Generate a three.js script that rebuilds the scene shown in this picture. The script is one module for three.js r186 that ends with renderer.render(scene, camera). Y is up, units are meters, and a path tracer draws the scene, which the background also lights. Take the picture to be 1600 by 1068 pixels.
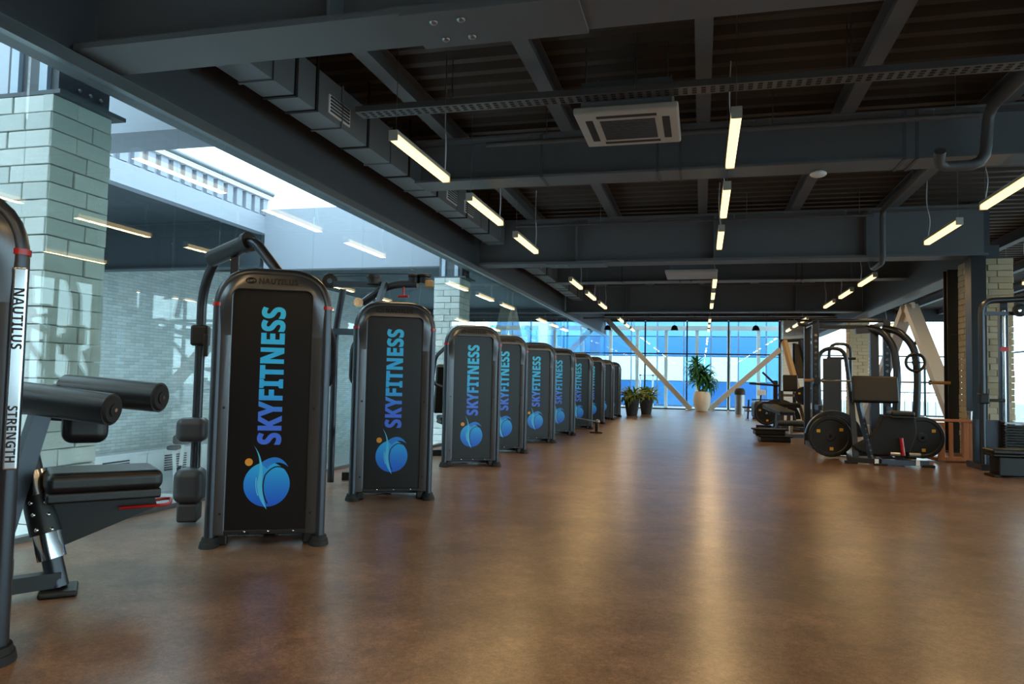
import * as THREE from 'three';
import { RoundedBoxGeometry } from 'three/addons/geometries/RoundedBoxGeometry.js';
import { mergeGeometries, toCreasedNormals } from 'three/addons/utils/BufferGeometryUtils.js';
import { RectAreaLightUniformsLib } from 'three/addons/lights/RectAreaLightUniformsLib.js';
import { TextGeometry } from 'three/addons/geometries/TextGeometry.js';
import { FontLoader } from 'three/addons/loaders/FontLoader.js';

// ---------------------------------------------------------------- camera, sky, exposure
const scene = new THREE.Scene();
const renderer = new THREE.WebGLRenderer();
renderer.toneMapping = THREE.LinearToneMapping;
renderer.toneMappingExposure = 1.3;
renderer.shadowMap.enabled = true;
RectAreaLightUniformsLib.init();
const camera = new THREE.PerspectiveCamera(49.6, 1600 / 1068, 0.05, 300);
camera.position.set(0, 1.05, 0);
camera.rotation.set(0.052927, 0.25136, 0.021124, 'YXZ');
scene.add(camera);
const SKY = 4.2;
scene.background = new THREE.Color(0.74 * SKY, 0.89 * SKY, 1.0 * SKY);   // even overcast
const LAMP_COLOR = new THREE.Color(1.0, 0.66, 0.30), LAMP_POWER = 46;
const LAMP_Y = 3.2, LAMP_LEN = 1.42;

// ---------------------------------------------------------------- helpers
let seed = 7;
const rnd = () => { seed = (seed * 1664525 + 1013904223) >>> 0; return seed / 4294967296; };
const rr = (a, b) => a + (b - a) * rnd();
const V = (x, y, z) => new THREE.Vector3(x, y, z);
const taken = {};
function numbered(n) { taken[n] = (taken[n] ?? -1) + 1; return taken[n] ? n + '_' + String(taken[n]).padStart(3, '0') : n; }

function noiseTexture(size, octaves, paint, base = 4) {
  const grids = octaves.map(([cells]) => { const g = new Float32Array(cells * cells); for (let i = 0; i < g.length; i++) g[i] = rnd(); return g; });
  const data = new Uint8Array(size * size * 4), sm = t => t * t * (3 - 2 * t);
  for (let y = 0; y < size; y++) for (let x = 0; x < size; x++) {
    let v = 0, tot = 0;
    octaves.forEach(([n, amp], k) => {
      const fx = x / size * n, fy = y / size * n, ix = Math.floor(fx), iy = Math.floor(fy), tx = sm(fx - ix), ty = sm(fy - iy), g = grids[k];
      const a = g[iy % n * n + ix % n], b = g[iy % n * n + (ix + 1) % n], c = g[(iy + 1) % n * n + ix % n], d = g[(iy + 1) % n * n + (ix + 1) % n];
      v += amp * ((a + (b - a) * tx) * (1 - ty) + (c + (d - c) * tx) * ty); tot += amp;
    });
    const c = paint(v / tot), i = (y * size + x) * 4;
    data[i] = c[0]; data[i + 1] = c[1]; data[i + 2] = c[2]; data[i + 3] = 255;
  }
  const t = new THREE.DataTexture(data, size, size);
  t.wrapS = t.wrapT = THREE.RepeatWrapping; t.magFilter = THREE.LinearFilter; t.needsUpdate = true;
  return t;
}
const clamp8 = v => Math.max(0, Math.min(255, v));
const greyNoise = noiseTexture(256, [[8, 1], [32, 1], [128, 1]], v => [255 * v, 255 * v, 255 * v].map(clamp8));
const fineNoise = noiseTexture(512, [[64, 1], [256, 1.5], [512, 1.5]], v => [255 * v, 255 * v, 255 * v].map(clamp8));
const rep = (t, u, v = u) => { const c = t.clone(); c.repeat.set(u, v); c.needsUpdate = true; return c; };

const M = {};
const std = (color, roughness, metalness = 0, more = {}) => new THREE.MeshStandardMaterial({ color, roughness, metalness, ...more });
const fineBump = rep(fineNoise, 1.3), coarseBump = rep(greyNoise, 2);
M.frame = std(0x43474d, 0.33, 0.75);
M.plate = std(0x5c5e62, 0.31, 0.8);
M.black = std(0x0d0d0e, 0.45);
M.rubber = std(0x101010, 0.75);
M.vinyl = std(0x0e0e0f, 0.38, 0, { bumpMap: rep(fineNoise, 3), bumpScale: 0.0006 });
M.chrome = std(0xd8dade, 0.12, 1);
M.steel = std(0x9a9da1, 0.28, 1);
M.red = std(0xb01018, 0.25);
M.grey = std(0x3c4147, 0.5);
M.beam = std(0x66696d, 0.55, 0, { bumpMap: coarseBump, bumpScale: 0.0006 });
M.beamDark = std(0x4a4f56, 0.6);
M.deck = std(0x4c433c, 0.62, 0.1);
M.duct = std(0x7c8287, 0.45, 0.3);
M.tray = std(0x6e6f70, 0.45, 0.6);
M.pipe = std(0x5c5d5f, 0.5, 0.2);
M.rail = std(0x7d868c, 0.35, 0.8);
M.white = std(0xeceef0, 0.5);
M.acWhite = std(0xb5b0a8, 0.5);
M.dark = std(0x141416, 0.6);
M.mullion = std(0x1e2226, 0.45, 0.4);
M.brace = std(0xb9b5ad, 0.5);
M.fascia = std(0x9a9eaa, 0.6);
M.outerDark = std(0x4a525a, 0.6);
M.outerFloor = std(0xd2d6da, 0.8, 0, { bumpMap: coarseBump, bumpScale: 0.002 });
M.outerWall = std(0xb9c6d6, 0.7);
M.wood = std(0xffffff, 0.5, 0, { map: (() => { const t = noiseTexture(256, [[4, 1], [16, 1], [128, 0.7]], v => [164 + 60 * (v - .5), 98 + 50 * (v - .5), 50 + 34 * (v - .5)].map(clamp8)); t.colorSpace = THREE.SRGBColorSpace; t.repeat.set(7, 0.7); return t; })() });
M.tan = std(0xb58f5a, 0.5);
M.wallPaint = std(0x8f9091, 0.8, 0, { bumpMap: coarseBump, bumpScale: 0.001 });
M.darkWall = std(0x3b3a3a, 0.8);
M.concrete = std(0x8b8c8e, 0.85, 0, { bumpMap: coarseBump, bumpScale: 0.002 });
M.brick = [0xd9dbd8, 0xcfd2cf, 0xe0e1de].map(c => std(c, 0.72, 0, { bumpMap: rep(fineNoise, 2.2), bumpScale: 0.006 }));
M.cream = [0xd2c3a2, 0xc8b896, 0xdacbac].map(c => std(c, 0.72, 0, { bumpMap: rep(fineNoise, 2.2), bumpScale: 0.006 }));  // brick tones with the warm lamp light painted into the colour
M.mortar = std(0xb8bab7, 0.85);
M.glass = new THREE.MeshPhysicalMaterial({ color: new THREE.Color(0.87, 0.965, 0.965), roughness: 0, metalness: 0, transmission: 1, thickness: 0, ior: 1.5 });
M.lampGlow = std(0xfff0d0, 0.5, 0, { emissive: new THREE.Color(1.0, 0.70, 0.30), emissiveIntensity: 1.7 });
M.lampBody = std(0xc9c4ba, 0.4, 0.3);
M.smallGlow = std(0xfff0d0, 0.5, 0, { emissive: new THREE.Color(1.0, 0.7, 0.35), emissiveIntensity: 5 });
M.leaf = new THREE.MeshPhysicalMaterial({ color: 0x1f6a34, roughness: 0.5, transmission: 0.25, thickness: 0, side: THREE.DoubleSide });
M.bush = new THREE.MeshPhysicalMaterial({ color: 0x6f8a34, roughness: 0.7, transmission: 0.25, thickness: 0, side: THREE.DoubleSide });
M.bark = std(0x8a6a48, 0.85);
M.pot = std(0xd8cdbd, 0.45);
M.floor = std(0xffffff, 0.325, 0, {
  map: (() => { const t = noiseTexture(1024, [[6, 0.8], [24, 0.8], [110, 0.9], [400, 1.2], [1024, 1.3]], v => { const k = (v - 0.5) * 2.4; return [116 + 58 * k, 89 + 47 * k, 69 + 39 * k].map(clamp8); }); t.colorSpace = THREE.SRGBColorSpace; t.repeat.set(0.45, 0.45); return t; })(),
  bumpMap: rep(fineNoise, 0.9), bumpScale: 0.00004, roughnessMap: (() => { const t = noiseTexture(512, [[5, 1], [20, 1], [90, 1]], v => { const k = 232 + (v - .5) * 40; return [k, k, k].map(clamp8); }); t.repeat.set(0.3, 0.3); return t; })(),
});
M.brickFar = std(0xffffff, 0.8, 0, (() => {       // painted brickwork too far away to tell the bricks apart
  const W = 256, H = 256, col = new Uint8Array(W * H * 4), bmp = new Uint8Array(W * H * 4);
  const tone = Array.from({ length: 16 * 5 }, () => rr(-10, 10));
  for (let y = 0; y < H; y++) for (let x = 0; x < W; x++) {
    const c = Math.floor(y / 16), xx = (x + (c % 2) * 32) % W, joint = (y % 16) < 2 || (xx % 64) < 2, i = (y * W + x) * 4, t = tone[c * 4 + Math.floor(xx / 64)];
    const v = (joint ? 176 : 206) + t; col.set([v - 4, v + 1, v, 255], i); const b = joint ? 60 : 200; bmp.set([b, b, b, 255], i);
  }
  const mk = d => { const t = new THREE.DataTexture(d, W, H); t.wrapS = t.wrapT = THREE.RepeatWrapping; t.magFilter = THREE.LinearFilter; t.repeat.set(0.8, 0.8); t.needsUpdate = true; return t; };
  const map = mk(col); map.colorSpace = THREE.SRGBColorSpace;
  return { map, bumpMap: mk(bmp), bumpScale: 0.008 };
})());

function metreUV(g) {                             // uv in metres from the dominant axis of the normal
  const p = g.attributes.position, n = g.attributes.normal, uv = new Float32Array(p.count * 2);
  for (let i = 0; i < p.count; i++) {
    const ax = Math.abs(n.getX(i)), ay = Math.abs(n.getY(i)), az = Math.abs(n.getZ(i));
    const [u, v] = ay >= ax && ay >= az ? [p.getX(i), p.getZ(i)] : ax >= az ? [p.getZ(i), p.getY(i)] : [p.getX(i), p.getY(i)];
    uv[2 * i] = u; uv[2 * i + 1] = v;
  }
  g.setAttribute('uv', new THREE.BufferAttribute(uv, 2));
  return g;
}
const clean = g => { const h = g.index ? g.toNonIndexed() : g; for (const k of Object.keys(h.attributes)) if (!['position', 'normal', 'uv'].includes(k)) h.deleteAttribute(k); return h; };
function joined(gs) { return gs.length === 1 ? gs[0] : mergeGeometries(gs.map(clean)); }
function part(name, gs, mat, parent, keepUV) {
  const g = joined([gs].flat());
  if (!keepUV) metreUV(g);
  const m = new THREE.Mesh(g, mat);
  m.name = name; m.castShadow = m.receiveShadow = true;
  (parent ?? scene).add(m);
  return m;
}
function tag(o, label, category, group, kind) { o.userData.label = label; if (category) o.userData.category = category; if (group) o.userData.group = group; if (kind) o.userData.kind = kind; return o; }
function thing(name, label, category, [x, y, z] = [0, 0, 0], turn = 0, group) {
  const o = new THREE.Group(); o.name = numbered(name); o.position.set(x, y, z); o.rotation.y = turn; scene.add(o);
  return tag(o, label, category, group);
}
function structure(name, label, gs, mat) { const o = part(numbered(name), gs, mat, scene); o.userData.kind = 'structure'; o.userData.label = label; return o; }
const box = (w, h, d, x = 0, y = 0, z = 0) => new THREE.BoxGeometry(w, h, d).translate(x, y, z);
const boxB = (x0, x1, y0, y1, z0, z1) => box(x1 - x0, y1 - y0, Math.abs(z1 - z0), (x0 + x1) / 2, (y0 + y1) / 2, (z0 + z1) / 2);
const rbox = (w, h, d, r, x = 0, y = 0, z = 0, s = 3) => new RoundedBoxGeometry(w, h, d, s, r).translate(x, y, z);
function rod(a, b, r, seg = 12, r2 = r) {
  const d = b.clone().sub(a), g = new THREE.CylinderGeometry(r2, r, d.length(), seg);
  g.applyQuaternion(new THREE.Quaternion().setFromUnitVectors(V(0, 1, 0), d.clone().normalize()));
  return g.translate((a.x + b.x) / 2, (a.y + b.y) / 2, (a.z + b.z) / 2);
}
function bar(a, b, w, h) {                        // square section from a to b
  const d = b.clone().sub(a), g = new THREE.BoxGeometry(w, h, d.length());
  g.applyQuaternion(new THREE.Quaternion().setFromRotationMatrix(new THREE.Matrix4().lookAt(b, a, Math.abs(d.y) > 0.98 * d.length() ? V(0, 0, 1) : V(0, 1, 0))));
  return g.translate((a.x + b.x) / 2, (a.y + b.y) / 2, (a.z + b.z) / 2);
}
function bent(points, radius) {                   // straight runs joined by rounded corners
  const path = new THREE.CurvePath(); let from = points[0];
  for (let i = 1; i < points.length - 1; i++) {
    const p = points[i], a = points[i - 1].clone().sub(p), b = points[i + 1].clone().sub(p), r = Math.min(radius, a.length() * 0.49, b.length() * 0.49);
    const s = p.clone().add(a.setLength(r)), e = p.clone().add(b.setLength(r));
    path.add(new THREE.LineCurve3(from, s)); path.add(new THREE.QuadraticBezierCurve3(s, p, e)); from = e;
  }
  path.add(new THREE.LineCurve3(from, points.at(-1)));
  return path;
}
function tube(points, r, radius = 0.1, seg = 48, round = 10) {
  const g = new THREE.TubeGeometry(bent(points, radius), seg, r, round), caps = [];
  for (const [p, q] of [[points[0], points[1]], [points.at(-1), points.at(-2)]]) caps.push(rod(p, p.clone().add(q.clone().sub(p).setLength(0.004)), r, round));
  return joined([g, ...caps]);
}
const disc = (r, t, axis = 'x', seg = 28) => { const g = new THREE.CylinderGeometry(r, r, t, seg); return axis === 'x' ? g.rotateZ(Math.PI / 2) : axis === 'z' ? g.rotateX(Math.PI / 2) : g; };
function plateGeo(r, t, axis = 'x') {              // weight plate with a rim, a dished face and a hub
  const g = new THREE.LatheGeometry([[0.025, -t / 2], [0.06, -t / 2], [0.07, -t * .3], [r * .8, -t * .3], [r * .84, -t / 2], [r * .97, -t / 2], [r, -t * .3], [r, t * .3], [r * .97, t / 2], [r * .84, t / 2], [r * .8, t * .3], [0.07, t * .3], [0.06, t / 2], [0.025, t / 2], [0.025, -t / 2]].map(([a, b]) => new THREE.Vector2(a, b)), 28);
  const h = toCreasedNormals(g, 0.6);
  return axis === 'x' ? h.rotateZ(Math.PI / 2) : axis === 'z' ? h.rotateX(Math.PI / 2) : h;
}
function extrude(shape, depth, bevel = 0) {
  return new THREE.ExtrudeGeometry(shape, { depth, bevelEnabled: bevel > 0, bevelSize: bevel, bevelThickness: bevel, bevelSegments: 2, curveSegments: 10, steps: 1 });
}
function iBeam(len, w, h, tf, tw, axis) {         // I section, bottom at y = 0, running along x or z, centred
  const g = [box(w, tf, len, 0, tf / 2, 0), box(w, tf, len, 0, h - tf / 2, 0), box(tw, h - 2 * tf, len, 0, h / 2, 0)];
  const j = joined(g);
  return axis === 'x' ? j.rotateY(Math.PI / 2) : j;
}

// ---------------------------------------------------------------- the room
const XL = -4.05, XR = 10.0, ZF = 14.0, ZB = -32.4, DECK = 4.22;
structure('floor', 'brown speckled rubber gym floor', boxB(XL - 0.12, XR, -0.2, 0, ZF, ZB), M.floor);
structure('wall_behind', 'dark grey end wall', boxB(-14, XR + 0.3, -2.2, 5.2, ZF + 0.3, ZF), M.darkWall);
structure('wall_right', 'wall strip above the side glazing', boxB(XR, XR + 0.3, 3.78, 5.2, ZF, ZB), M.wallPaint);
structure('wall_right', 'low sill below the side glazing', boxB(XR, XR + 0.3, -0.4, 0.03, ZF, ZB), M.wallPaint);
{ // corrugated deck, ribs running across the room
  const s = new THREE.Shape(), P = 0.3; let z = ZB; s.moveTo(z, DECK);
  while (z < ZF) { s.lineTo(z + 0.10, DECK); s.lineTo(z + 0.14, DECK + 0.09); s.lineTo(z + 0.26, DECK + 0.09); s.lineTo(z + P, DECK); z += P; }
  s.lineTo(z, DECK + 0.3); s.lineTo(ZB, DECK + 0.3);
  const g = extrude(s, XR - XL + 0.6).rotateY(-Math.PI / 2).translate(XR + 0.2, 0, 0);
  structure('ceiling', 'dark corrugated steel deck with ribs running across', toCreasedNormals(g, 0.3), M.deck);
}

// main cross beams, secondary beams, purlins
const mainZ = [-4.12, -13.2, -22.4];
mainZ.forEach((z, i) => {
  const x1 = 4.35, b = thing('cross_beam', ['deep grey steel cross beam with a bolted splice plate', 'deep dark cross beam over the black pier', 'deep dark cross beam nearest the end glazing'][i], 'beam', [(XL + x1) / 2, 3.18, z]);
  part('beam_section', iBeam(x1 - XL, 0.42, 0.815, 0.04, 0.03, 'x'), M.beam, b);
  for (const x of [-2.2, 0.2, 2.6]) for (const s of [-1, 1]) part('stiffener', box(0.02, 0.73, 0.17, x - (XL + x1) / 2, 0.405, s * 0.1), M.beam, b);
  if (i < 2) {
    const c = (i ? -2.2 : -1.2) - (XL + x1) / 2;
    part('splice_plate', box(1.05, 0.02, 0.44, c, -0.01, 0), M.beam, b);
    for (const u of [-0.35, -0.18]) for (const v of [-0.11, 0.11]) part('bolt', new THREE.SphereGeometry(0.026, 12, 8).scale(1, 0.6, 1).translate(c + u, -0.022, v), M.steel, b);
  }
});
[-8.64, -17.8, -27].forEach(z => {
  const b = thing('secondary_beam', 'shallower cross beam hung below the purlins midway between deep beams', 'beam', [0.45, 3.467, z], 0, 'secondary cross beams');
  part('beam_section', iBeam(7.8, 0.42, 0.53, 0.025, 0.02, 'x'), M.beam, b);
  for (const x of [-2.3, -0.95, -0.7, 1.6, 1.72]) part('strap', [box(0.03, 0.54, 0.012, x, 0.26, 0.22), box(0.03, 0.012, 0.46, x, -0.006, 0)], M.beamDark, b);
});
for (const x of [-3.03, -1.55, 0, 1.5, 3.0, 6.0, 7.5, 9]) {
  const b = thing('purlin', 'narrow steel purlin running the length of the room under the deck', 'beam', [x, 4.0, (ZF + ZB) / 2], 0, 'ceiling purlins');
  part('beam_section', iBeam(ZF - ZB - 0.02, 0.15, DECK - 4.005, 0.014, 0.012, 'z'), M.beam, b);
}
{ // edge beams along both column lines
  const e = thing('edge_beam', 'long dark steel beam above the glass wall', 'beam', [XL - 0.16, 3.15, (ZF + ZB) / 2]);
  part('beam_section', boxB(-0.1, 0.12, 0.02, 1.09, ZF - (ZF + ZB) / 2, ZB - (ZF + ZB) / 2), M.beamDark, e);
  part('lower_flange', boxB(-0.15, 0.16, -0.005, 0.025, ZF - (ZF + ZB) / 2, ZB - (ZF + ZB) / 2), M.beam, e);
  const f = thing('edge_beam', 'dark blue grey steel beam above the leaning braces on the open side', 'beam', [4.5, 3.1, -13.6]);
  part('beam_section', boxB(-0.14, 0.14, 0.03, 1.1, -0.2, -18.6), M.beamDark, f);
  part('lower_flange', boxB(-0.19, 0.19, 0, 0.03, -0.2, -18.6), M.beam, f);
  part('end_cap', boxB(-0.2, 0.2, -0.06, 0.34, 0.02, -0.2), M.beamDark, f);
}
// glass wall
{
  const w = new THREE.Group(); w.name = 'window_1'; scene.add(w); w.userData = { kind: 'structure', label: 'frameless floor to ceiling glass partition' };
  const seams = [13.9, 11.8, 10, 8.2, 6.3, 4.5, 2.7, 0.9, -0.9, -2.6, -3.6, -4.95, -5.52, -7.1, -8.29, -9.9, -11.6, -13.2, -14.8, -16.4, -18, -19.6, -21.2, -22.8, -24.4, -26, -27.6, -29.2, -30.8, -32.3];
  for (let i = 0; i + 1 < seams.length; i++) part('pane', boxB(XL - 0.006, XL + 0.006, 0.03, 3.1, seams[i] - 0.004, seams[i + 1] + 0.004), M.glass, w);
  part('top_rail', boxB(XL - 0.03, XL + 0.03, 3.07, 3.145, ZF, ZB), M.rail, w);
  part('floor_channel', boxB(XL - 0.03, XL + 0.03, 0, 0.035, ZF, ZB), M.rail, w);
}

// ---------------------------------------------------------------- brick columns
const brickShape = (() => { const s = new THREE.Shape(), a = 0.46; s.moveTo(-a, -a); s.lineTo(a, -a); s.lineTo(a, a); s.lineTo(-a, a); s.lineTo(-a, -a); return extrude(s, 0.6, 0.04).translate(0, 0, -0.3); })();
function brickGeo(l, h, d) { const g = brickShape.clone(); const p = g.attributes.position; for (let i = 0; i < p.count; i++) p.setXYZ(i, p.getX(i) * l, p.getY(i) * h, p.getZ(i) * d / 0.68); g.computeVertexNormals(); return metreUV(g); }
const brickKinds = {};
function brickOf(l, h, k) { const key = [l.toFixed(2), h.toFixed(3), k].join(); return brickKinds[key] ??= brickGeo(l * (1 - 0.01 * k), h * (1 - 0.012 * k), 0.09); }
function brickColumn(label, x0, x1, z0, z1, y0, y1, h, single, tones = M.brick) {   // z0 is the side nearer the camera end
  const o = thing('brick_column', label, 'column', [(x0 + x1) / 2, y0, (z0 + z1) / 2]), hx = (x1 - x0) / 2, hz = (z0 - z1) / 2, rows = Math.round((y1 - y0) / h), H = (y1 - y0) / rows, merged = [];
  part('core', box(hx * 2 - 0.07, y1 - y0, hz * 2 - 0.07, 0, (y1 - y0) / 2, 0), M.mortar, o);
  for (let r = 0; r < rows; r++) for (const [nx, nz, half] of [[0, 1, hx], [1, 0, hz], [-1, 0, hz], [0, -1, hx]]) {
    const cut = (r % 2 ? 0.62 : 0.38) + rr(-0.05, 0.05), lens = [cut, 1 - cut];
    let u = -half + 0.0;
    for (const f of lens) {
      const len = Math.round(f * half * 20) / 10 * 1, l = f * 2 * half - 0.008, k = Math.floor(rnd() * 3), g = brickOf(Math.round(l * 50) / 50, H - 0.006, k), c = u + f * half;
      u += f * half * 2;
      const out = (nz ? hz : hx) - 0.045 + rr(-0.006, 0.006), x = nz ? c * nz : nx * out, z = nz ? nz * out : -c * nx, turn = nz > 0 ? 0 : nx > 0 ? Math.PI / 2 : nx < 0 ? -Math.PI / 2 : Math.PI;
      if (single && (nz > 0 || nx > 0)) {
        const m = new THREE.Mesh(g, tones[k]); m.name = 'brick'; m.castShadow = m.receiveShadow = true; m.position.set(x, (r + 0.5) * H, z); m.rotation.set(rr(-0.012, 0.012), turn + rr(-0.012, 0.012), rr(-0.008, 0.008)); o.add(m);
      } else merged.push(g.clone().rotateY(turn).translate(x, (r + 0.5) * H, z));
    }
  }
  const rest = part('brickwork', merged, tones[0], o, true); if (!single || merged.length > 300) rest.userData.kind = 'stuff';
  return o;
}
brickColumn('white painted brick column behind the glass under a riveted steel bracket', -5.05, -4.47, -4.17, -4.72, -1.9, 3.02, 0.125, true);
brickColumn('white painted brick column behind the glass beside the inverted V braces', -4.98, -4.46, -13.3, -13.95, -1.9, 3.0, 0.12, true);
brickColumn('white brick column by the end glazing at the top of the long brace', -4.62, -4.2, -31.4, -31.9, -1.9, 3.6, 0.12, false);
brickColumn('brick pier with painted warm lamp tint wrapped by a dark steel corner post', 4.2, 4.78, -13.25, -13.95, 0, 3.17, 0.1, true, M.cream);
brickColumn('wide white brick pier between the end glazing and the open side', 3.15, 4.3, -31.2, -31.9, 0, 3.7, 0.12, false);
brickColumn('slim brick pier with painted warm lamp tint behind the squat rack', 4.25, 4.8, -23.7, -24.3, 0, 3.05, 0.1, false, M.cream);
{ const p = thing('corner_post', 'black steel post on the corner of the lamp tinted brick pier', 'post', [4.1, 0, -13.05]); part('post_shaft', boxB(-0.02, 0.19, 0, 3.16, 0.12, -0.16), M.mullion, p); part('base_plate', box(0.34, 0.02, 0.36, 0.08, 0.01, 0), M.mullion, p);
  const q = thing('steel_column', 'black steel column standing just behind the lamp tinted brick pier', 'column', [4.18, 0, -14.2]); part('column_section', [box(0.2, 3.12, 0.02, 0, 1.56, 0.1), box(0.2, 3.12, 0.02, 0, 1.56, -0.1), box(0.02, 3.12, 0.2, 0, 1.56, 0)], M.dark, q); part('base_plate', box(0.3, 0.02, 0.3, 0, 0.01, 0), M.dark, q); }
for (const [x, y, z, l] of [[-4.75, 3.02, -4.45, 'riveted dark steel bracket on top of the nearest white column'], [-4.7, 3.0, -13.6, 'dark steel bracket on top of the white column by the inverted V braces']]) {
  const b = thing('column_bracket', l, 'bracket', [x, y, z]);
  part('bracket_plate', boxB(-0.3, 0.34, 0, 0.03, 0.28, -0.34), M.beamDark, b);
  part('bracket_box', boxB(-0.22, 0.24, 0.03, 0.42, 0.2, -0.27), M.beamDark, b);
  for (const s of [-0.16, 0.1]) part('flange_strip', boxB(s, s + 0.07, 0.03, 0.42, 0.235, 0.2), M.outerWall, b);
  for (const yy of [0.12, 0.3]) for (const zz of [-0.18, -0.08, 0.02]) part('rivet', new THREE.SphereGeometry(0.016, 8, 6).translate(0.243, yy, zz), M.steel, b);
}
// ---------------------------------------------------------------- the hall and light well beyond the glass
structure('floor_outer', 'pale concrete floor of the lower hall beyond the glass', boxB(-14, XL - 0.12, -2.2, -1.9, ZF, ZB), M.outerFloor);
structure('wall_outer', 'white brick wall across the lower hall', boxB(-14, -13.5, -1.9, 4.3, ZF, ZB), M.brickFar);
structure('ceiling_outer', 'dark ceiling over the far side of the lower hall', boxB(-14, -9.0, 4.3, 4.5, ZF, ZB), M.outerDark);
structure('ceiling_outer', 'dark ceiling of the lower hall behind the near light well', boxB(-9.0, XL - 0.3, 4.3, 4.5, ZF, 5.0), M.outerDark);
structure('ceiling_outer', 'dark ceiling of the lower hall past the light well', boxB(-9.0, XL - 0.3, 4.3, 4.5, -13.7, ZB), M.outerDark);
structure('trim_1', 'pale fascia wall closing the end of the light well', boxB(-8.8, XL - 0.32, 3.25, 4.5, -13.45, -13.65), M.fascia);
structure('trim_2', 'pale beam closing the near end of the light well', boxB(-8.8, XL - 0.32, 3.18, 4.5, -5.4, -5.9), M.fascia);
{ const f = thing('fascia_beam', 'long pale fascia beam with ribbed parapet above it', 'beam', [-8.9, 4.0, -9.5]);
  part('fascia_board', boxB(-0.1, 0.1, 0, 0.36, 4.0, -4.1), M.fascia, f);
  for (let k = 0; k < 27; k++) part('parapet_rib', boxB(0.02, 0.09, 0.38, 0.72, 3.92 - k * 0.3, 3.92 - k * 0.3 - 0.17), M.fascia, f);
  part('parapet_sheet', boxB(-0.06, 0.02, 0.36, 0.76, 4.0, -4.1), M.fascia, f);
  part('coping', boxB(-0.12, 0.14, 0.72, 0.79, 4.0, -4.1), M.white, f);
  part('gutter_pipe', rod(V(0.16, 0.84, 4), V(0.16, 0.84, -4.1), 0.05, 10), M.duct, f); }
{ const b = thing('outer_beam', 'dark beam under the ceiling of the lower hall', 'beam', [-11.2, 3.3, -13.55]); part('beam_section', iBeam(4.5, 0.3, 1.0, 0.03, 0.03, 'x'), M.outerDark, b);
  for (const z of [-8, -18.2]) { const c = thing('outer_joist', 'slim joist crossing the ceiling of the lower hall', 'beam', [-11.2, 3.98, z], 0, 'joists of the lower hall'); part('beam_section', iBeam(4.5, 0.14, 0.3, 0.02, 0.02, 'x'), M.beam, c); }
  for (let k = 0; k < 6; k++) {
    const r = thing('radiator_cover', 'white radiator cover with a louvred grille under the outer brick wall', 'radiator', [-13.27, -1.9, -12.4 - k * 2.0], 0, 'radiator covers');
    part('cover_box', boxB(-0.2, 0.2, 0, 1.02, 0.98, -0.98), M.white, r); part('ledge', boxB(-0.2, 0.24, 1.02, 1.07, 0.99, -0.99), M.white, r);
    for (let j = 0; j < 7; j++) part('louvre', boxB(0.2, 0.225, 0.52 + j * 0.06, 0.55 + j * 0.06, 0.4, -0.4), M.grey, r);
  }
  const e = thing('exercise_bike', 'small blue grey stationary bike far beyond the glass', 'bike', [-12.6, -1.9, -15.9], 0.4);
  part('stand', [box(0.1, 0.06, 0.9, 0, 0.03, 0), box(0.5, 0.06, 0.08, 0, 0.03, 0.42), box(0.5, 0.06, 0.08, 0, 0.03, -0.42), bar(V(0, 0.05, 0.1), V(0, 1.1, 0.34), 0.07, 0.07), bar(V(0, 0.05, -0.1), V(0, 1.15, -0.4), 0.08, 0.08)], M.white, e);
  part('saddle', rbox(0.26, 0.1, 0.34, 0.04, 0, 1.16, 0.36), M.grey, e); part('console', rbox(0.42, 0.24, 0.5, 0.08, 0, 1.3, -0.42), M.grey, e); part('flywheel', plateGeo(0.26, 0.08).translate(0, 0.4, -0.25), M.grey, e); }
for (const [x, label, za, zb] of [[-4.7, 'pale steel inverted V brace behind the glass', -14.35, -22.6], [4.55, 'pale steel inverted V brace on the open side of the gym', -14.75, -23.2]]) {
  const yb = x < 0 ? -1.9 : 0, ya = 3.05, mid = x < 0 ? -17.9 : -18.4, s = x < 0 ? (za - mid) * (ya - yb) / (ya + 0.2) : za - mid;
  const b = thing('v_brace', label, 'brace', [x, yb, mid]);
  for (const t of [za - mid, zb - mid]) { part('leg', bar(V(0, 0.04, t), V(0, ya - yb - 0.16, Math.sign(t) * 0.16), 0.26, 0.2), M.brace, b); part('foot_plate', box(0.4, 0.03, 0.5, 0, 0.015, t), M.brace, b); }
  part('gusset', box(0.06, 0.4, 0.7, 0, ya - yb - 0.26, 0), M.brace, b);
}

// ---------------------------------------------------------------- end glazing and what stands beyond it
function glazing(name, label, x0, x1, y0, y1, z, xs, ys, glass) {
  const w = new THREE.Group(); w.name = name; scene.add(w); w.userData = { kind: 'structure', label };
  const gx = [x0, ...xs, x1], gy = [y0, ...ys, y1];
  for (let i = 0; i + 1 < gx.length; i++) for (let j = 0; j + 1 < gy.length; j++) part('pane', boxB(gx[i] + 0.02, gx[i + 1] - 0.02, gy[j] + 0.02, gy[j + 1] - 0.02, z + 0.006, z - 0.006), glass, w);
  for (const x of gx) part('mullion', boxB(x - 0.03, x + 0.03, y0, y1, z + 0.06, z - 0.06), M.mullion, w);
  for (let i = 0; i + 1 < gx.length; i++) for (const y of gy) part('transom', boxB(gx[i] + 0.03, gx[i + 1] - 0.03, y - 0.025, y + 0.025, z + 0.05, z - 0.05), M.mullion, w);
}
const GZ = ZB + 0.2;
glazing('window_2', 'wide end glazing with dark mullions and one transom', -4.1, 3.1, 0.03, 3.75, GZ, [-2.35, -0.6, 1.09], [2.36], M.glass);
glazing('window_3', 'end glazing of the open side beyond the braces', 4.32, 9.98, 0.03, 3.75, GZ, [5.7, 7.1, 8.5], [2.36], M.glass);
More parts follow.
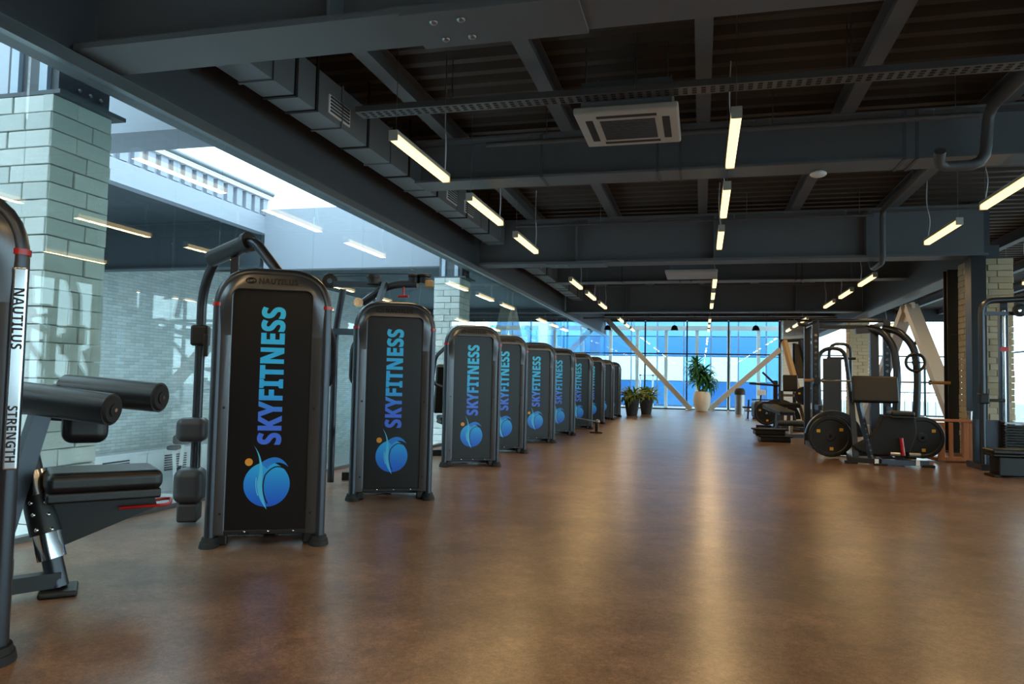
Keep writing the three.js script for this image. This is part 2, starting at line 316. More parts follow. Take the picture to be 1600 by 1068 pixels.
glazing('window_4', 'end glazing of the lower hall', -13.4, -4.7, -1.87, 3.75, GZ, [-11.9, -10.4, -8.9, -7.4, -5.9], [0.3, 2.36], M.glass);
{ const w = new THREE.Group(); w.name = 'window_5'; scene.add(w); w.userData = { kind: 'structure', label: 'long side glazing of the open side' };
  const zs = []; for (let z = ZF - 0.02; z > ZB + 0.5; z -= 1.85) zs.push(z); zs.push(ZB + 0.32);
  for (const z of zs) part('mullion', boxB(XR + 0.06, XR + 0.18, 0.03, 3.78, z + 0.03, z - 0.03), M.mullion, w);
  for (let i = 0; i + 1 < zs.length; i++) for (const [y0, y1] of [[0.03, 2.36], [2.36, 3.78]]) { part('pane', boxB(XR + 0.114, XR + 0.126, y0 + 0.02, y1 - 0.02, zs[i] - 0.02, zs[i + 1] + 0.02), M.glass, w); part('transom', boxB(XR + 0.07, XR + 0.17, y1 - 0.025, y1 + 0.02, zs[i] - 0.03, zs[i + 1] + 0.03), M.mullion, w); } }
structure('ground', 'pale paving outside the side glazing', boxB(XR + 0.3, 60, -2.4, -0.25, ZF + 20, ZB), M.concrete);
structure('wall_end', 'dark wall strip above the end glazing', boxB(-14, XR + 0.3, 3.78, 5.2, ZB + 0.3, ZB), M.beamDark);
structure('wall_end', 'wall strip behind the wide brick pier', boxB(3.13, 4.29, 0, 3.78, ZB + 0.3, ZB), M.mortar);
structure('ground', 'pale paving outside', boxB(-60, 60, -2.4, -0.25, ZB - 0.02, -90), M.concrete);
{ const c = thing('canopy_frame', 'white steel canopy frame just outside the end glazing', 'canopy', [0, -0.25, -33.6]);
  for (const x of [-4.0, -2.8, -1.53, -0.2, 1.15, 2.38, 3.6]) part('canopy_post', boxB(x - 0.07, x + 0.07, 0, 3.7, 0.07, -0.07), M.white, c);
  part('canopy_beam', boxB(-4.3, 3.9, 3.7, 3.9, 0.1, -0.1), M.white, c);
  const d = thing('outer_door', 'white framed glass door outside the end glazing', 'door', [-2.2, -0.25, -35.2]);
  part('door_frame', [boxB(-0.62, -0.55, 0, 1.75, 0.05, -0.05), boxB(0.55, 0.62, 0, 1.75, 0.05, -0.05), boxB(-0.04, 0.04, 0, 1.75, 0.05, -0.05), boxB(-0.62, 0.62, 1.68, 1.75, 0.05, -0.05)], M.white, d);
  for (const x of [-0.3, 0.3]) part('door_leaf', boxB(x - 0.25, x + 0.25, 0.02, 1.68, 0.02, -0.02), M.glass, d); }
{ const b = thing('office_building', 'blue glass office building across the paving', 'building', [0, -0.25, -46]);
  part('wall', boxB(-9, 5.4, 0, 6.2, -0.2, -8), M.outerWall, b);
  const cs = [0x3877b8, 0x5496ce, 0x7ab4de, 0xc6e0f0, 0x2a62a2].map(c => std(c, 0.25, 0, {}));
  const bands = [[0.05, 1.5, [4, 0, 4]], [1.55, 3.0, [3, 2, 1]], [3.05, 4.2, [0, 1, 0]], [4.25, 5.2, [1, 2, 1]], [5.5, 6.1, [3, 3, 2]]];
  for (let i = 0; i < 9; i++) for (const [y0, y1, ks] of bands) { const k = i === 6 && y0 === 1.55 ? 3 : ks[Math.floor(rnd() * 3)]; part('facade_panel', boxB(-8.9 + i * 1.58, -8.9 + i * 1.58 + 1.5, y0, y1, 0, -0.2), cs[k], b); }
  part('roof_edge', boxB(-9.1, 5.5, 6.2, 6.5, 0.1, -8.1), M.white, b);
  const n = thing('white_building', 'plain white building across the paving beside the blue offices', 'building', [-14.5, -0.25, -45]);
  part('wall', boxB(-5, 5.2, 0, 7, -0.1, -8), M.white, n); for (let i = 0; i < 5; i++) for (const y of [1, 3.4]) part('window_panel', boxB(-4.5 + i * 2, -3.4 + i * 2, y, y + 1.4, 0, -0.1), cs[2], n);
  const r = thing('terrace_railing', 'thin dark railing outside the open side glazing', 'railing', [7.2, -0.25, -35]);
  part('handrail', [boxB(-3, 3.4, 1.15, 1.2, 0.025, -0.025), boxB(-3, 3.4, 0.12, 0.15, 0.02, -0.02)], M.mullion, r);
  for (let i = 0; i < 22; i++) part('baluster', rod(V(-2.95 + i * 0.3, 0, 0), V(-2.95 + i * 0.3, 1.16, 0), 0.012, 6), M.mullion, r); }
{ const far = (x0, x1, za, zb, label) => { const b = thing('v_brace', label, 'brace', [0, 0, 0]); part('leg', bar(V(x0, za, -31.4), V(x1, zb, -31.4), 0.2, 0.2), M.brace, b); part('foot_plate', box(0.42, 0.03, 0.34, x0, 0.015, -31.4), M.brace, b); };
  far(-0.42, -4.0, 0.06, 3.85, 'long pale diagonal brace rising from the potted plant to the slim white column');
  far(0.32, 3.06, 0.06, 2.56, 'pale diagonal brace rising from the potted plant to the wide brick pier'); }

// ---------------------------------------------------------------- linear lamps
function lamp(x, z, label, group) {
  const o = thing('linear_lamp', label, 'lamp', [x, LAMP_Y, z - LAMP_LEN / 2], 0, group);
  part('housing', box(0.084, 0.035, LAMP_LEN, 0, 0.047, 0), M.lampBody, o);
  part('diffuser', rbox(0.08, 0.06, LAMP_LEN - 0.03, 0.015, 0, 0, 0, 2), M.lampGlow, o, true);
  for (const s of [-1, 1]) { part('end_cap', box(0.086, 0.096, 0.012, 0, 0.018, s * LAMP_LEN / 2), M.lampBody, o); part('suspension_wire', rod(V(0, 0.06, s * (LAMP_LEN / 2 - 0.06)), V(0, DECK - LAMP_Y, s * (LAMP_LEN / 2 - 0.06)), 0.003, 6), M.steel, o); }
  part('power_cord', new THREE.TubeGeometry(new THREE.CatmullRomCurve3([V(0, 0.06, -LAMP_LEN / 2 + 0.05), V(0.02, 0.3, -LAMP_LEN / 2 + 0.09), V(-0.01, 0.6, -LAMP_LEN / 2 + 0.04), V(0, DECK - LAMP_Y, -LAMP_LEN / 2 + 0.07)]), 16, 0.006, 5), M.white, o);
  const l = new THREE.RectAreaLight(LAMP_COLOR, LAMP_POWER * 0.85, 0.08, LAMP_LEN - 0.03);
  l.position.set(0, -0.034, 0); l.rotation.x = -Math.PI / 2; o.add(l);
}
const rowNames = { '-2.68': 'the branded towers', '0.256': 'the middle of the floor', '3.19': 'the free weight machines' };
for (const [k, where] of Object.entries(rowNames)) for (const z of [11.9, 9.7, 7.4, 3.18, 0.95, -1.3, -6.02, -8.25, -10.5, -15.25, -17.5, -19.75, -24.5, -26.7, -28.9])
  lamp(+k, z, 'glowing linear lamp hung on wires in the row over ' + where, 'lamps over ' + where);
for (const z of [-15.25, -17.5, -19.75, -24.5, -26.7]) lamp(6.2, z, 'glowing linear lamp hung on wires past the braces on the open side', 'lamps of the open side');
for (const [x, y, z] of [[-1.05, 3.2, -30], [2.03, 3.2, -30], [-3.7, 3.2, -30], [7.7, 2.7, -30]]) {
  const p = thing('pendant_lamp', 'small dark dome pendant hanging before the end glazing', 'pendant', [x, y, z], 0, 'dome pendants');
  part('dome', new THREE.SphereGeometry(0.14, 16, 10, 0, Math.PI * 2, 0, Math.PI / 2).scale(1, 1.5, 1), M.dark, p); part('cord', rod(V(0, 0.2, 0), V(0, DECK - y, 0), 0.006, 5), M.dark, p); part('lamp_disc', disc(0.12, 0.01, 'y').translate(0, 0.01, 0), M.lampBody, p);
}
{ const s = thing('spot_lamp', 'small round spot glowing above the black column', 'lamp', [5.5, 3.2, -18.4]); part('spot_head', rod(V(0, 0.02, 0), V(0, 0.16, 0), 0.06, 12), M.dark, s); part('spot_glow', disc(0.055, 0.012, 'y').translate(0, 0.014, 0), M.smallGlow, s); part('stem', rod(V(0, 0.16, 0), V(0, DECK - 3.1, 0), 0.01, 6), M.dark, s);
  const l = new THREE.SpotLight(LAMP_COLOR, 4, 0, 0.9, 0.5); l.position.set(0, -0.004, 0); l.target.position.set(0, -3, 0); l.castShadow = true; s.add(l, l.target); }

// ---------------------------------------------------------------- ceiling services
[['rectangular sheet metal duct with louvred vents beside the nearest deep beams', 4.55, -3.85, [3.3, 2.94, 1.85, 0.7, -0.3, -1.6, -2.8], [2.5, -0.9, -1.7]], ['sheet metal duct beyond the deep beam over the pier', -4.45, -13.1, [-5, -6.2, -7.6, -9, -10.6, -12], [-6.8]]].forEach(([label, z0, z1, straps, vents]) => {
  const d = thing('air_duct', label, 'duct', [-3.635, 3.52, -9]);
  part('duct_run', boxB(-0.155, 0.155, 0, 0.4, z0, z1), M.duct, d);
  for (const z of straps) part('strap', [boxB(-0.17, 0.17, -0.012, 0, z + 0.02, z - 0.02), boxB(0.155, 0.168, -0.012, DECK - 3.52, z + 0.02, z - 0.02), boxB(-0.168, -0.155, -0.012, DECK - 3.52, z + 0.02, z - 0.02)], M.dark, d);
  for (let z = z0 - 0.9; z > z1; z -= 1.2) part('flange_seam', [boxB(-0.17, 0.17, -0.015, 0.415, z + 0.012, z - 0.012)], M.duct, d);
  for (const z of vents) { const v = part('vent', boxB(0.155, 0.167, 0.06, 0.24, z + 0.22, z - 0.22), M.white, d); for (let j = 0; j < 5; j++) part('louvre', boxB(0.167, 0.178, 0.078 + j * 0.033, 0.095 + j * 0.033, z + 0.19, z - 0.19), M.grey, v); }
});
{ // cassette air conditioner
  const a = thing('ceiling_air_conditioner', 'square white cassette air conditioner hung from the ceiling', 'air conditioner', [-0.7, 3.55, -7.2]);
  part('casing', boxB(-0.42, 0.42, 0.06, 0.32, 0.42, -0.42), M.duct, a);
  const p = part('front_panel', rbox(0.96, 0.07, 0.98, 0.02, 0, 0.03, 0), M.acWhite, a);
  for (let j = 0; j < 14; j++) part('grille_bar', boxB(-0.26, 0.26, -0.012, 0, 0.27 - j * 0.04, 0.252 - j * 0.04), M.grey, p);
  for (const s of [-1, 1]) { part('air_slot', boxB(s * 0.36 - 0.035, s * 0.36 + 0.035, -0.008, 0.004, 0.3, -0.3), M.dark, p); part('air_slot', boxB(-0.28, 0.28, -0.008, 0.004, s * 0.37 + 0.03, s * 0.37 - 0.03), M.dark, p); }
  for (const [x, z] of [[-0.38, -0.38], [0.38, -0.38], [-0.38, 0.38], [0.38, 0.38]]) part('hanger', rod(V(x, 0.3, z), V(x, DECK - 3.55, z), 0.008, 6), M.steel, a);
  const b = thing('ceiling_air_conditioner', 'flat cassette air conditioner beyond the deep cross beam over the pier', 'air conditioner', [-0.2, 3.15, -14.6]);
  part('casing', boxB(-0.4, 0.4, 0.06, 0.3, 0.4, -0.4), M.duct, b); part('front_panel', rbox(0.96, 0.06, 0.96, 0.02, 0, 0.03, 0), M.acWhite, b);
  for (const [x, z] of [[-0.36, -0.36], [0.36, 0.36]]) part('hanger', rod(V(x, 0.3, z), V(x, DECK - 3.15, z), 0.008, 6), M.steel, b);
}
{ const t = thing('cable_tray', 'perforated steel cable tray spanning across the ceiling', 'cable tray', [-0.2, 3.68, -6.68]);
  part('tray_base', boxB(-3.15, 4.6, 0, 0.006, 0.09, -0.09), M.tray, t);
  part('tray_side', boxB(-3.15, 4.6, 0, 0.06, 0.095, 0.09), M.tray, t); part('tray_side', boxB(-3.15, 4.6, 0, 0.06, -0.09, -0.095), M.tray, t);
  const slots = []; for (let i = 0; i < 96; i++) for (const z of [0.05, 0, -0.05]) slots.push(boxB(-3.1 + i * 0.08, -3.06 + i * 0.08, -0.004, 0, z + 0.011, z - 0.011)); part('tray_slot', slots, M.dark, t).userData.kind = 'stuff';
  part('cable', tube([V(-3.1, 0.022, 0.03), V(4.5, 0.022, 0.02)], 0.014, 0.1, 4, 6), M.black, t); part('cable', tube([V(-3.1, 0.022, -0.03), V(4.5, 0.022, -0.04)], 0.014, 0.1, 4, 6), M.black, t);
  for (const x of [-2.2, -0.4, 1.4, 3.6]) part('hanger', [rod(V(x, 0.02, 0.09), V(x, DECK - 3.68, 0.09), 0.006, 6), rod(V(x, 0.02, -0.09), V(x, DECK - 3.68, -0.09), 0.006, 6)], M.steel, t);
  const pipes = [[3.74, -7.98, -2.4, 2.6, 0.028], [3.78, -12.55, -3.2, 2.6, 0.022], [3.45, -15.0, -2.6, 4.3, 0.02], [3.3, -25.5, -4.0, 4.2, 0.03]];
  pipes.forEach(([y, z, x0, x1, r]) => { const p = thing('sprinkler_pipe', 'thin grey sprinkler pipe running across under the purlins', 'pipe', [0, y, z], 0, 'sprinkler pipes'); part('pipe_run', rod(V(x0, 0, 0), V(x1, 0, 0), r, 10), M.pipe, p);
    for (const x of [-1.9, 0.5, 2.2]) { part('sprinkler_head', [rod(V(x, r * 0.9, 0), V(x, r + 0.05, 0), 0.011, 8), disc(0.02, 0.005, 'y').translate(x, r + 0.052, 0)], M.steel, p); part('hanger', rod(V(x + 0.2, r * 0.5, 0), V(x + 0.2, DECK - y, 0), 0.005, 6), M.steel, p); } });
  const g = thing('drain_pipe', 'thick grey pipe dropping from the ceiling around the shallow cross beam', 'pipe', [0, 0, 0]);
  for (const z of [-5.2, -6.9]) part('pipe_clip', rod(V(2.8, 3.95, z), V(2.8, DECK - 0.004, z), 0.008, 6), M.steel, g);
  part('pipe_run', tube([V(2.8, 3.93, -4.45), V(2.8, 3.9, -7.3), V(2.78, 3.88, -8.25), V(2.74, 3.32, -8.25), V(2.3, 3.3, -8.2), V(2.28, 3.42, -8.05)], 0.055, 0.16, 60), M.pipe, g);
  const h = thing('drain_pipe', 'grey pipe stepping down the web of the deep cross beam over the pier', 'pipe', [0, 0, 0]);
  part('pipe_run', tube([V(2.8, 3.92, -9.0), V(2.8, 3.92, -12.85), V(2.8, 3.08, -12.85), V(2.8, 3.08, -13.6), V(2.8, 3.9, -14.2)], 0.045, 0.12, 50), M.pipe, h);
  for (const z of [-9.3, -11.1]) part('pipe_clip', rod(V(2.8, 3.95, z), V(2.8, DECK, z), 0.008, 6), M.steel, h);
  const s = thing('smoke_detector', 'small white round detector under the shallow cross beam', 'detector', [1.25, 3.40, -8.75]); part('detector_body', new THREE.SphereGeometry(0.09, 20, 10).scale(1, 0.4, 1).translate(0, 0.035, 0), M.white, s); part('mount', disc(0.05, 0.03, 'y').translate(0, 0.055, 0), M.white, s); }

// ---------------------------------------------------------------- branded weight towers
const font = await new FontLoader().loadAsync('fonts/droid/droid_sans_bold.typeface.json');
const text = (s, size, depth) => { const g = new TextGeometry(s, { font, size, depth, curveSegments: 3, bevelEnabled: false }); g.computeBoundingBox(); return g.translate(-(g.boundingBox.max.x + g.boundingBox.min.x) / 2, -(g.boundingBox.max.y + g.boundingBox.min.y) / 2, 0); };
const PW = 0.485, PY0 = 0.10, PY1 = 1.59, PH = PY1 - PY0;
const panelMap = (() => {
  const W = 512, H = Math.round(512 * PH / PW), c = document.createElement('canvas'); c.width = W; c.height = H;
  const x = c.getContext('2d');
  x.fillStyle = '#111113'; x.fillRect(0, 0, W, H);
  // lettering, reading upwards
  const cx = W * 0.505, cy = H * 0.36, len = H * 0.585, tall = W * 0.285;
  x.save(); x.translate(cx, cy); x.rotate(-Math.PI / 2);
  const g = x.createLinearGradient(-len / 2, 0, len / 2, 0);
  g.addColorStop(0, '#4a78f0'); g.addColorStop(0.18, '#4a80f2'); g.addColorStop(0.34, '#35b4fa'); g.addColorStop(1, '#40ccff');
  x.fillStyle = g; x.font = 'bold 200px sans-serif'; x.textBaseline = 'alphabetic';
  const w = x.measureText('SKYFITNESS').width;
  x.scale(len / w, tall / 146); x.fillText('SKYFITNESS', -w / 2, 73); x.strokeStyle = g; x.lineWidth = 9; x.strokeText('SKYFITNESS', -w / 2, 73);
  x.restore();
  // globe with swoosh and dot
  const gx = W * 0.5, gy = H * 0.815, R = W * 0.285;
  const gg = x.createLinearGradient(0, gy - R, 0, gy + R); gg.addColorStop(0, '#34bdfa'); gg.addColorStop(1, '#2560dc');
  x.fillStyle = gg; x.beginPath(); x.arc(gx, gy, R, 0, Math.PI * 2); x.fill();
  x.beginPath(); x.moveTo(gx - R * 0.3, gy - R * 0.95); x.quadraticCurveTo(gx + R * 0.45, gy - R * 1.55, gx + R * 0.92, gy - R * 0.78); x.quadraticCurveTo(gx + R * 0.4, gy - R * 1.2, gx - R * 0.02, gy - R * 0.7); x.closePath(); x.fillStyle = '#2f86e6'; x.fill();
  const dark = '#111113';
  x.strokeStyle = dark; x.lineWidth = R * 0.05; x.beginPath(); x.moveTo(gx + R * 0.86, gy - R * 0.62); x.quadraticCurveTo(gx + R * 0.35, gy - R * 1.05, gx - R * 0.08, gy - R * 0.42); x.quadraticCurveTo(gx - R * 0.28, gy + R * 0.25, gx + R * 0.05, gy + R * 0.85); x.stroke();
  x.fillStyle = '#56c8f6'; x.beginPath(); x.moveTo(gx - R * 0.62, gy - R * 1.75); x.quadraticCurveTo(gx - R * 0.18, gy - R * 1.1, gx - R * 0.42, gy - R * 0.1); x.quadraticCurveTo(gx - R * 0.42, gy + R * 0.6, gx + R * 0.04, gy + R * 1.13); x.quadraticCurveTo(gx - R * 0.22, gy + R * 0.4, gx - R * 0.2, gy - R * 0.2); x.quadraticCurveTo(gx - R * 0.14, gy - R * 1.2, gx - R * 0.62, gy - R * 1.75); x.fill();
  x.strokeStyle = '#7fdcff'; x.lineWidth = R * 0.03; x.beginPath(); x.moveTo(gx - R * 0.46, gy - R * 0.3); x.quadraticCurveTo(gx - R * 0.5, gy + R * 0.2, gx - R * 0.36, gy + R * 0.5); x.stroke();
  x.fillStyle = '#e39a3c'; x.beginPath(); x.arc(gx - R * 0.8, gy - R * 1.0, R * 0.17, 0, Math.PI * 2); x.fill();
  const t = new THREE.CanvasTexture(c); t.colorSpace = THREE.SRGBColorSpace; t.repeat.set(1 / PW, 1 / PH); t.offset.set(0.5, -PY0 / PH);
  return t;
})();
M.panel = new THREE.MeshPhysicalMaterial({ color: 0xffffff, roughness: 0.3, metalness: 0, specularIntensity: 0.7, map: panelMap });
M.letter = std(0x0a0a0a, 0.5);
const panelGeo = (() => { const s = new THREE.Shape(), a = PW / 2, r = 0.045; s.moveTo(-a, PY0); s.lineTo(a, PY0); s.lineTo(a, PY1 - r); s.quadraticCurveTo(a, PY1, a - r, PY1); s.lineTo(-a + r, PY1); s.quadraticCurveTo(-a, PY1, -a, PY1 - r); s.lineTo(-a, PY0); return extrude(s, 0.016); })();
const shroudGeo = (() => {
  const s = new THREE.Shape(), a = 0.325, b = PW / 2 + 0.004, T = 1.70, R = 0.2, y0 = 0.075, p = PY1 + 0.005, r = 0.05;
  s.moveTo(-a, y0); s.lineTo(-a, T - R); s.absarc(-a + R, T - R, R, Math.PI, Math.PI / 2, true); s.lineTo(a - R, T); s.absarc(a - R, T - R, R, Math.PI / 2, 0, true); s.lineTo(a, y0);
  s.lineTo(b, y0); s.lineTo(b, p - r); s.quadraticCurveTo(b, p, b - r, p); s.lineTo(-b + r, p); s.quadraticCurveTo(-b, p, -b, p - r); s.lineTo(-b, y0); s.lineTo(-a, y0);
  return toCreasedNormals(extrude(s, 0.03, 0.008), 0.5);
})();
const uPath = bent([V(-0.325, 0.03, 0), V(-0.325, 1.695, 0), V(0.325, 1.695, 0), V(0.325, 0.03, 0)], 0.235);
const uTube = new THREE.TubeGeometry(uPath, 90, 0.034, 14).scale(1, 1, 1.3);
const rearTube = tube([V(-0.28, 0.03, 0), V(-0.28, 1.58, 0), V(0.28, 1.58, 0), V(0.28, 0.03, 0)], 0.03, 0.2, 60);
const band = new THREE.CylinderGeometry(0.0375, 0.0375, 0.022, 20, 1).scale(1, 1, 1.31);
const footGeo = joined([new THREE.CylinderGeometry(0.055, 0.062, 0.03, 20).scale(1, 1, 1.7).translate(0, 0.015, 0), new THREE.CylinderGeometry(0.045, 0.052, 0.03, 20).scale(1, 1, 1.6).translate(0, 0.04, 0)]);
const screw = new THREE.SphereGeometry(0.008, 8, 6);
const nautilus = text('NAUTILUS', 0.036, 0.004);
const ring = new THREE.TorusGeometry(0.024, 0.0035, 6, 20).scale(1.2, 0.75, 1);
const hoodGeo = (() => {                           // domed band over the top of the panel, leaning back towards the tube
  const inner = [], outer = [], a = 0.318, b = PW / 2 + 0.002, T = 1.69, R = 0.2, p = PY1 + 0.002, r = 0.05, y0 = 1.3;
  const run = (n, f) => { for (let i = 0; i < n; i++) { const [p1, p2, k] = f(i / n); inner.push(p1); outer.push([...p2, k]); } };
  const arc = (cx, cy, rad, t) => [cx + rad * Math.cos(t), cy + rad * Math.sin(t)];
  run(10, t => [[-b, y0 + t * (p - r - y0)], [-a, y0 + t * (T - R - y0)], t]);
  run(12, t => [arc(-b + r, p - r, r, Math.PI * (1 - t / 2)), arc(-a + R, T - R, R, Math.PI * (1 - t / 2)), 1]);
  run(14, t => [[(-b + r) * (1 - 2 * t), p], [(-a + R) * (1 - 2 * t), T], 1]);
  run(12, t => [arc(b - r, p - r, r, Math.PI / 2 * (1 - t)), arc(a - R, T - R, R, Math.PI / 2 * (1 - t)), 1]);
  run(11, t => [[b, p - r + t * 1.1 * (y0 - p + r)], [a, T - R + t * 1.1 * (y0 - T + R)], Math.max(0, 1 - t * 1.1)]);
  const pos = [], idx = [], K = 7, n = inner.length;
  for (let i = 0; i < n; i++) for (let k = 0; k <= K; k++) {
    const t = k / K, q = outer[i][2], m = q * q * (3 - 2 * q), z = k === 0 ? 0.0 : 0.034 + m * (0.034 * Math.cos((t - 0.1) * 1.45) - 0.004);
    const u = k === 0 ? 0 : (k - 1) / (K - 1);
    pos.push(inner[i][0] + (outer[i][0] - inner[i][0]) * u, inner[i][1] + (outer[i][1] - inner[i][1]) * u, z);
  }
  for (let i = 0; i + 1 < n; i++) for (let k = 0; k < K; k++) { const q = i * (K + 1) + k; idx.push(q, q + 1, q + K + 1, q + 1, q + K + 2, q + K + 1); }
  const g = new THREE.BufferGeometry(); g.setAttribute('position', new THREE.Float32BufferAttribute(pos, 3)); g.setIndex(idx.map((v, i, l) => i % 3 === 1 ? l[i + 1] : i % 3 === 2 ? l[i - 1] : v)); g.computeVertexNormals();
  if (g.attributes.normal.getZ(24 * (K + 1) + 4) < 0) { g.setIndex(idx); g.computeVertexNormals(); }
  return toCreasedNormals(g, 0.7);
})();
function padGeo(w, h, d) { return joined([rbox(w, h * 0.72, d, Math.min(h, w) * 0.28, 0, h * 0.14, 0, 4), rbox(w * 0.97, h * 0.35, d * 0.97, 0.012, 0, -h * 0.33, 0, 2)]); }
const seatPad = padGeo(0.42, 0.11, 0.42), backPad = padGeo(0.4, 0.1, 0.7);
const stackGeo = joined(Array.from({ length: 13 }, (_, i) => rbox(0.34, 0.034, 0.13, 0.006, 0, 0.14 + i * 0.038, 0, 1)));
function tower(label, x, z, turn, group, plain = true) {
  const o = thing('weight_machine', label, 'gym machine', [x, 0, z], turn, group);
  const f = part('frame_tube', uTube, M.frame, o);
  for (const s of [-1, 1]) { part('red_band', band.clone().translate(s * 0.325, 1.49, 0), M.red, o); part('foot', footGeo.clone().translate(s * 0.325, 0, 0), M.rubber, o); }
  const sh = part('shroud', shroudGeo.clone().translate(0, 0, -0.005), M.plate, o);
  const hd = part('hood', hoodGeo, M.plate, o), lean = g => g.rotateX(-0.3).translate(0, 1.643, 0.0575);
  part('brand_text', lean(nautilus.clone().translate(0.03, 0, 0)), M.letter, hd); part('brand_emblem', lean(joined([ring.clone().translate(-0.135, 0, 0.002), ring.clone().scale(0.5, 0.6, 1).translate(-0.135, 0, 0.002)])), M.letter, hd);
  for (const s of [-1, 1]) for (const y of [0.2, 0.85, 1.42]) part('screw', screw.clone().translate(s * 0.268, y, 0.033), M.black, sh);
  const pn = part('panel', panelGeo.clone().translate(0, 0, 0.002), M.panel, o, true); tag(pn, 'black panel with blue gym lettering and globe emblem');
  const br = part('bottom_rail', rbox(0.52, 0.03, 0.04, 0.006, 0, 0.085, 0.012), M.black, o);
  for (const u of [-0.12, 0.02, 0.17]) part('screw', screw.clone().translate(u, 0.09, 0.034), M.chrome, br);
  for (const s of [-1, 1]) part('ankle_bracket', rbox(0.06, 0.07, 0.05, 0.01, s * 0.255, 0.04, -0.02), M.black, o);
  part('rear_frame', rearTube.clone().translate(0, 0, -0.32), M.frame, o);
  part('side_cover', [boxB(-0.295, -0.285, 0.12, 1.5, -0.03, -0.3), boxB(0.285, 0.295, 0.12, 1.5, -0.03, -0.3)], M.black, o);
  part('weight_stack', stackGeo.clone().translate(0, 0, -0.17), M.black, o);
  part('guide_rod', [rod(V(-0.11, 0.08, -0.17), V(-0.11, 1.56, -0.17), 0.012), rod(V(0.11, 0.08, -0.17), V(0.11, 1.56, -0.17), 0.012)], M.chrome, o);
  part('base_rail', [bar(V(0, 0.06, -0.3), V(-0.1, 0.06, -1.3), 0.08, 0.1), bar(V(-0.28, 0.05, -0.32), V(0.28, 0.05, -0.32), 0.06, 0.08), bar(V(-0.42, 0.04, -1.3), V(0.25, 0.04, -1.3), 0.08, 0.08), bar(V(-0.29, 0.05, -0.05), V(-0.28, 0.05, -0.32), 0.05, 0.08), bar(V(0.29, 0.05, -0.05), V(0.28, 0.05, -0.32), 0.05, 0.08)], M.frame, o);
  if (plain) {
    part('seat_post', bar(V(-0.08, 0.08, -1.0), V(-0.06, 0.46, -0.92), 0.08, 0.08), M.frame, o);
    part('seat', seatPad.clone().translate(-0.06, 0.52, -0.9), M.vinyl, o);
    part('backrest', backPad.clone().rotateX(-1.25).translate(-0.08, 0.92, -1.22), M.vinyl, o);
    part('back_post', bar(V(-0.08, 0.1, -1.28), V(-0.08, 1.15, -1.38), 0.08, 0.07), M.frame, o);
    part('adjust_lever', tube([V(0.02, 0.44, -0.86), V(0.22, 0.42, -0.8), V(0.26, 0.42, -0.9), V(0.06, 0.44, -0.98)], 0.008, 0.03, 24, 6), M.red, o);
    for (const s of [-1, 1]) part('press_arm', tube([V(s * 0.25, 1.5, -0.34), V(s * 0.36, 1.35, -0.7), V(s * 0.36, 1.0, -0.95), V(s * 0.2, 0.95, -1.0)], 0.024, 0.1, 32, 8), M.frame, o);
  }
  o.userData.local = (wx, wy, wz) => { const c = Math.cos(turn), s = Math.sin(turn), dx = wx - x, dz = wz - z; return V(c * dx - s * dz, wy, s * dx + c * dz); };
  return o;
}
const A = 0.47;
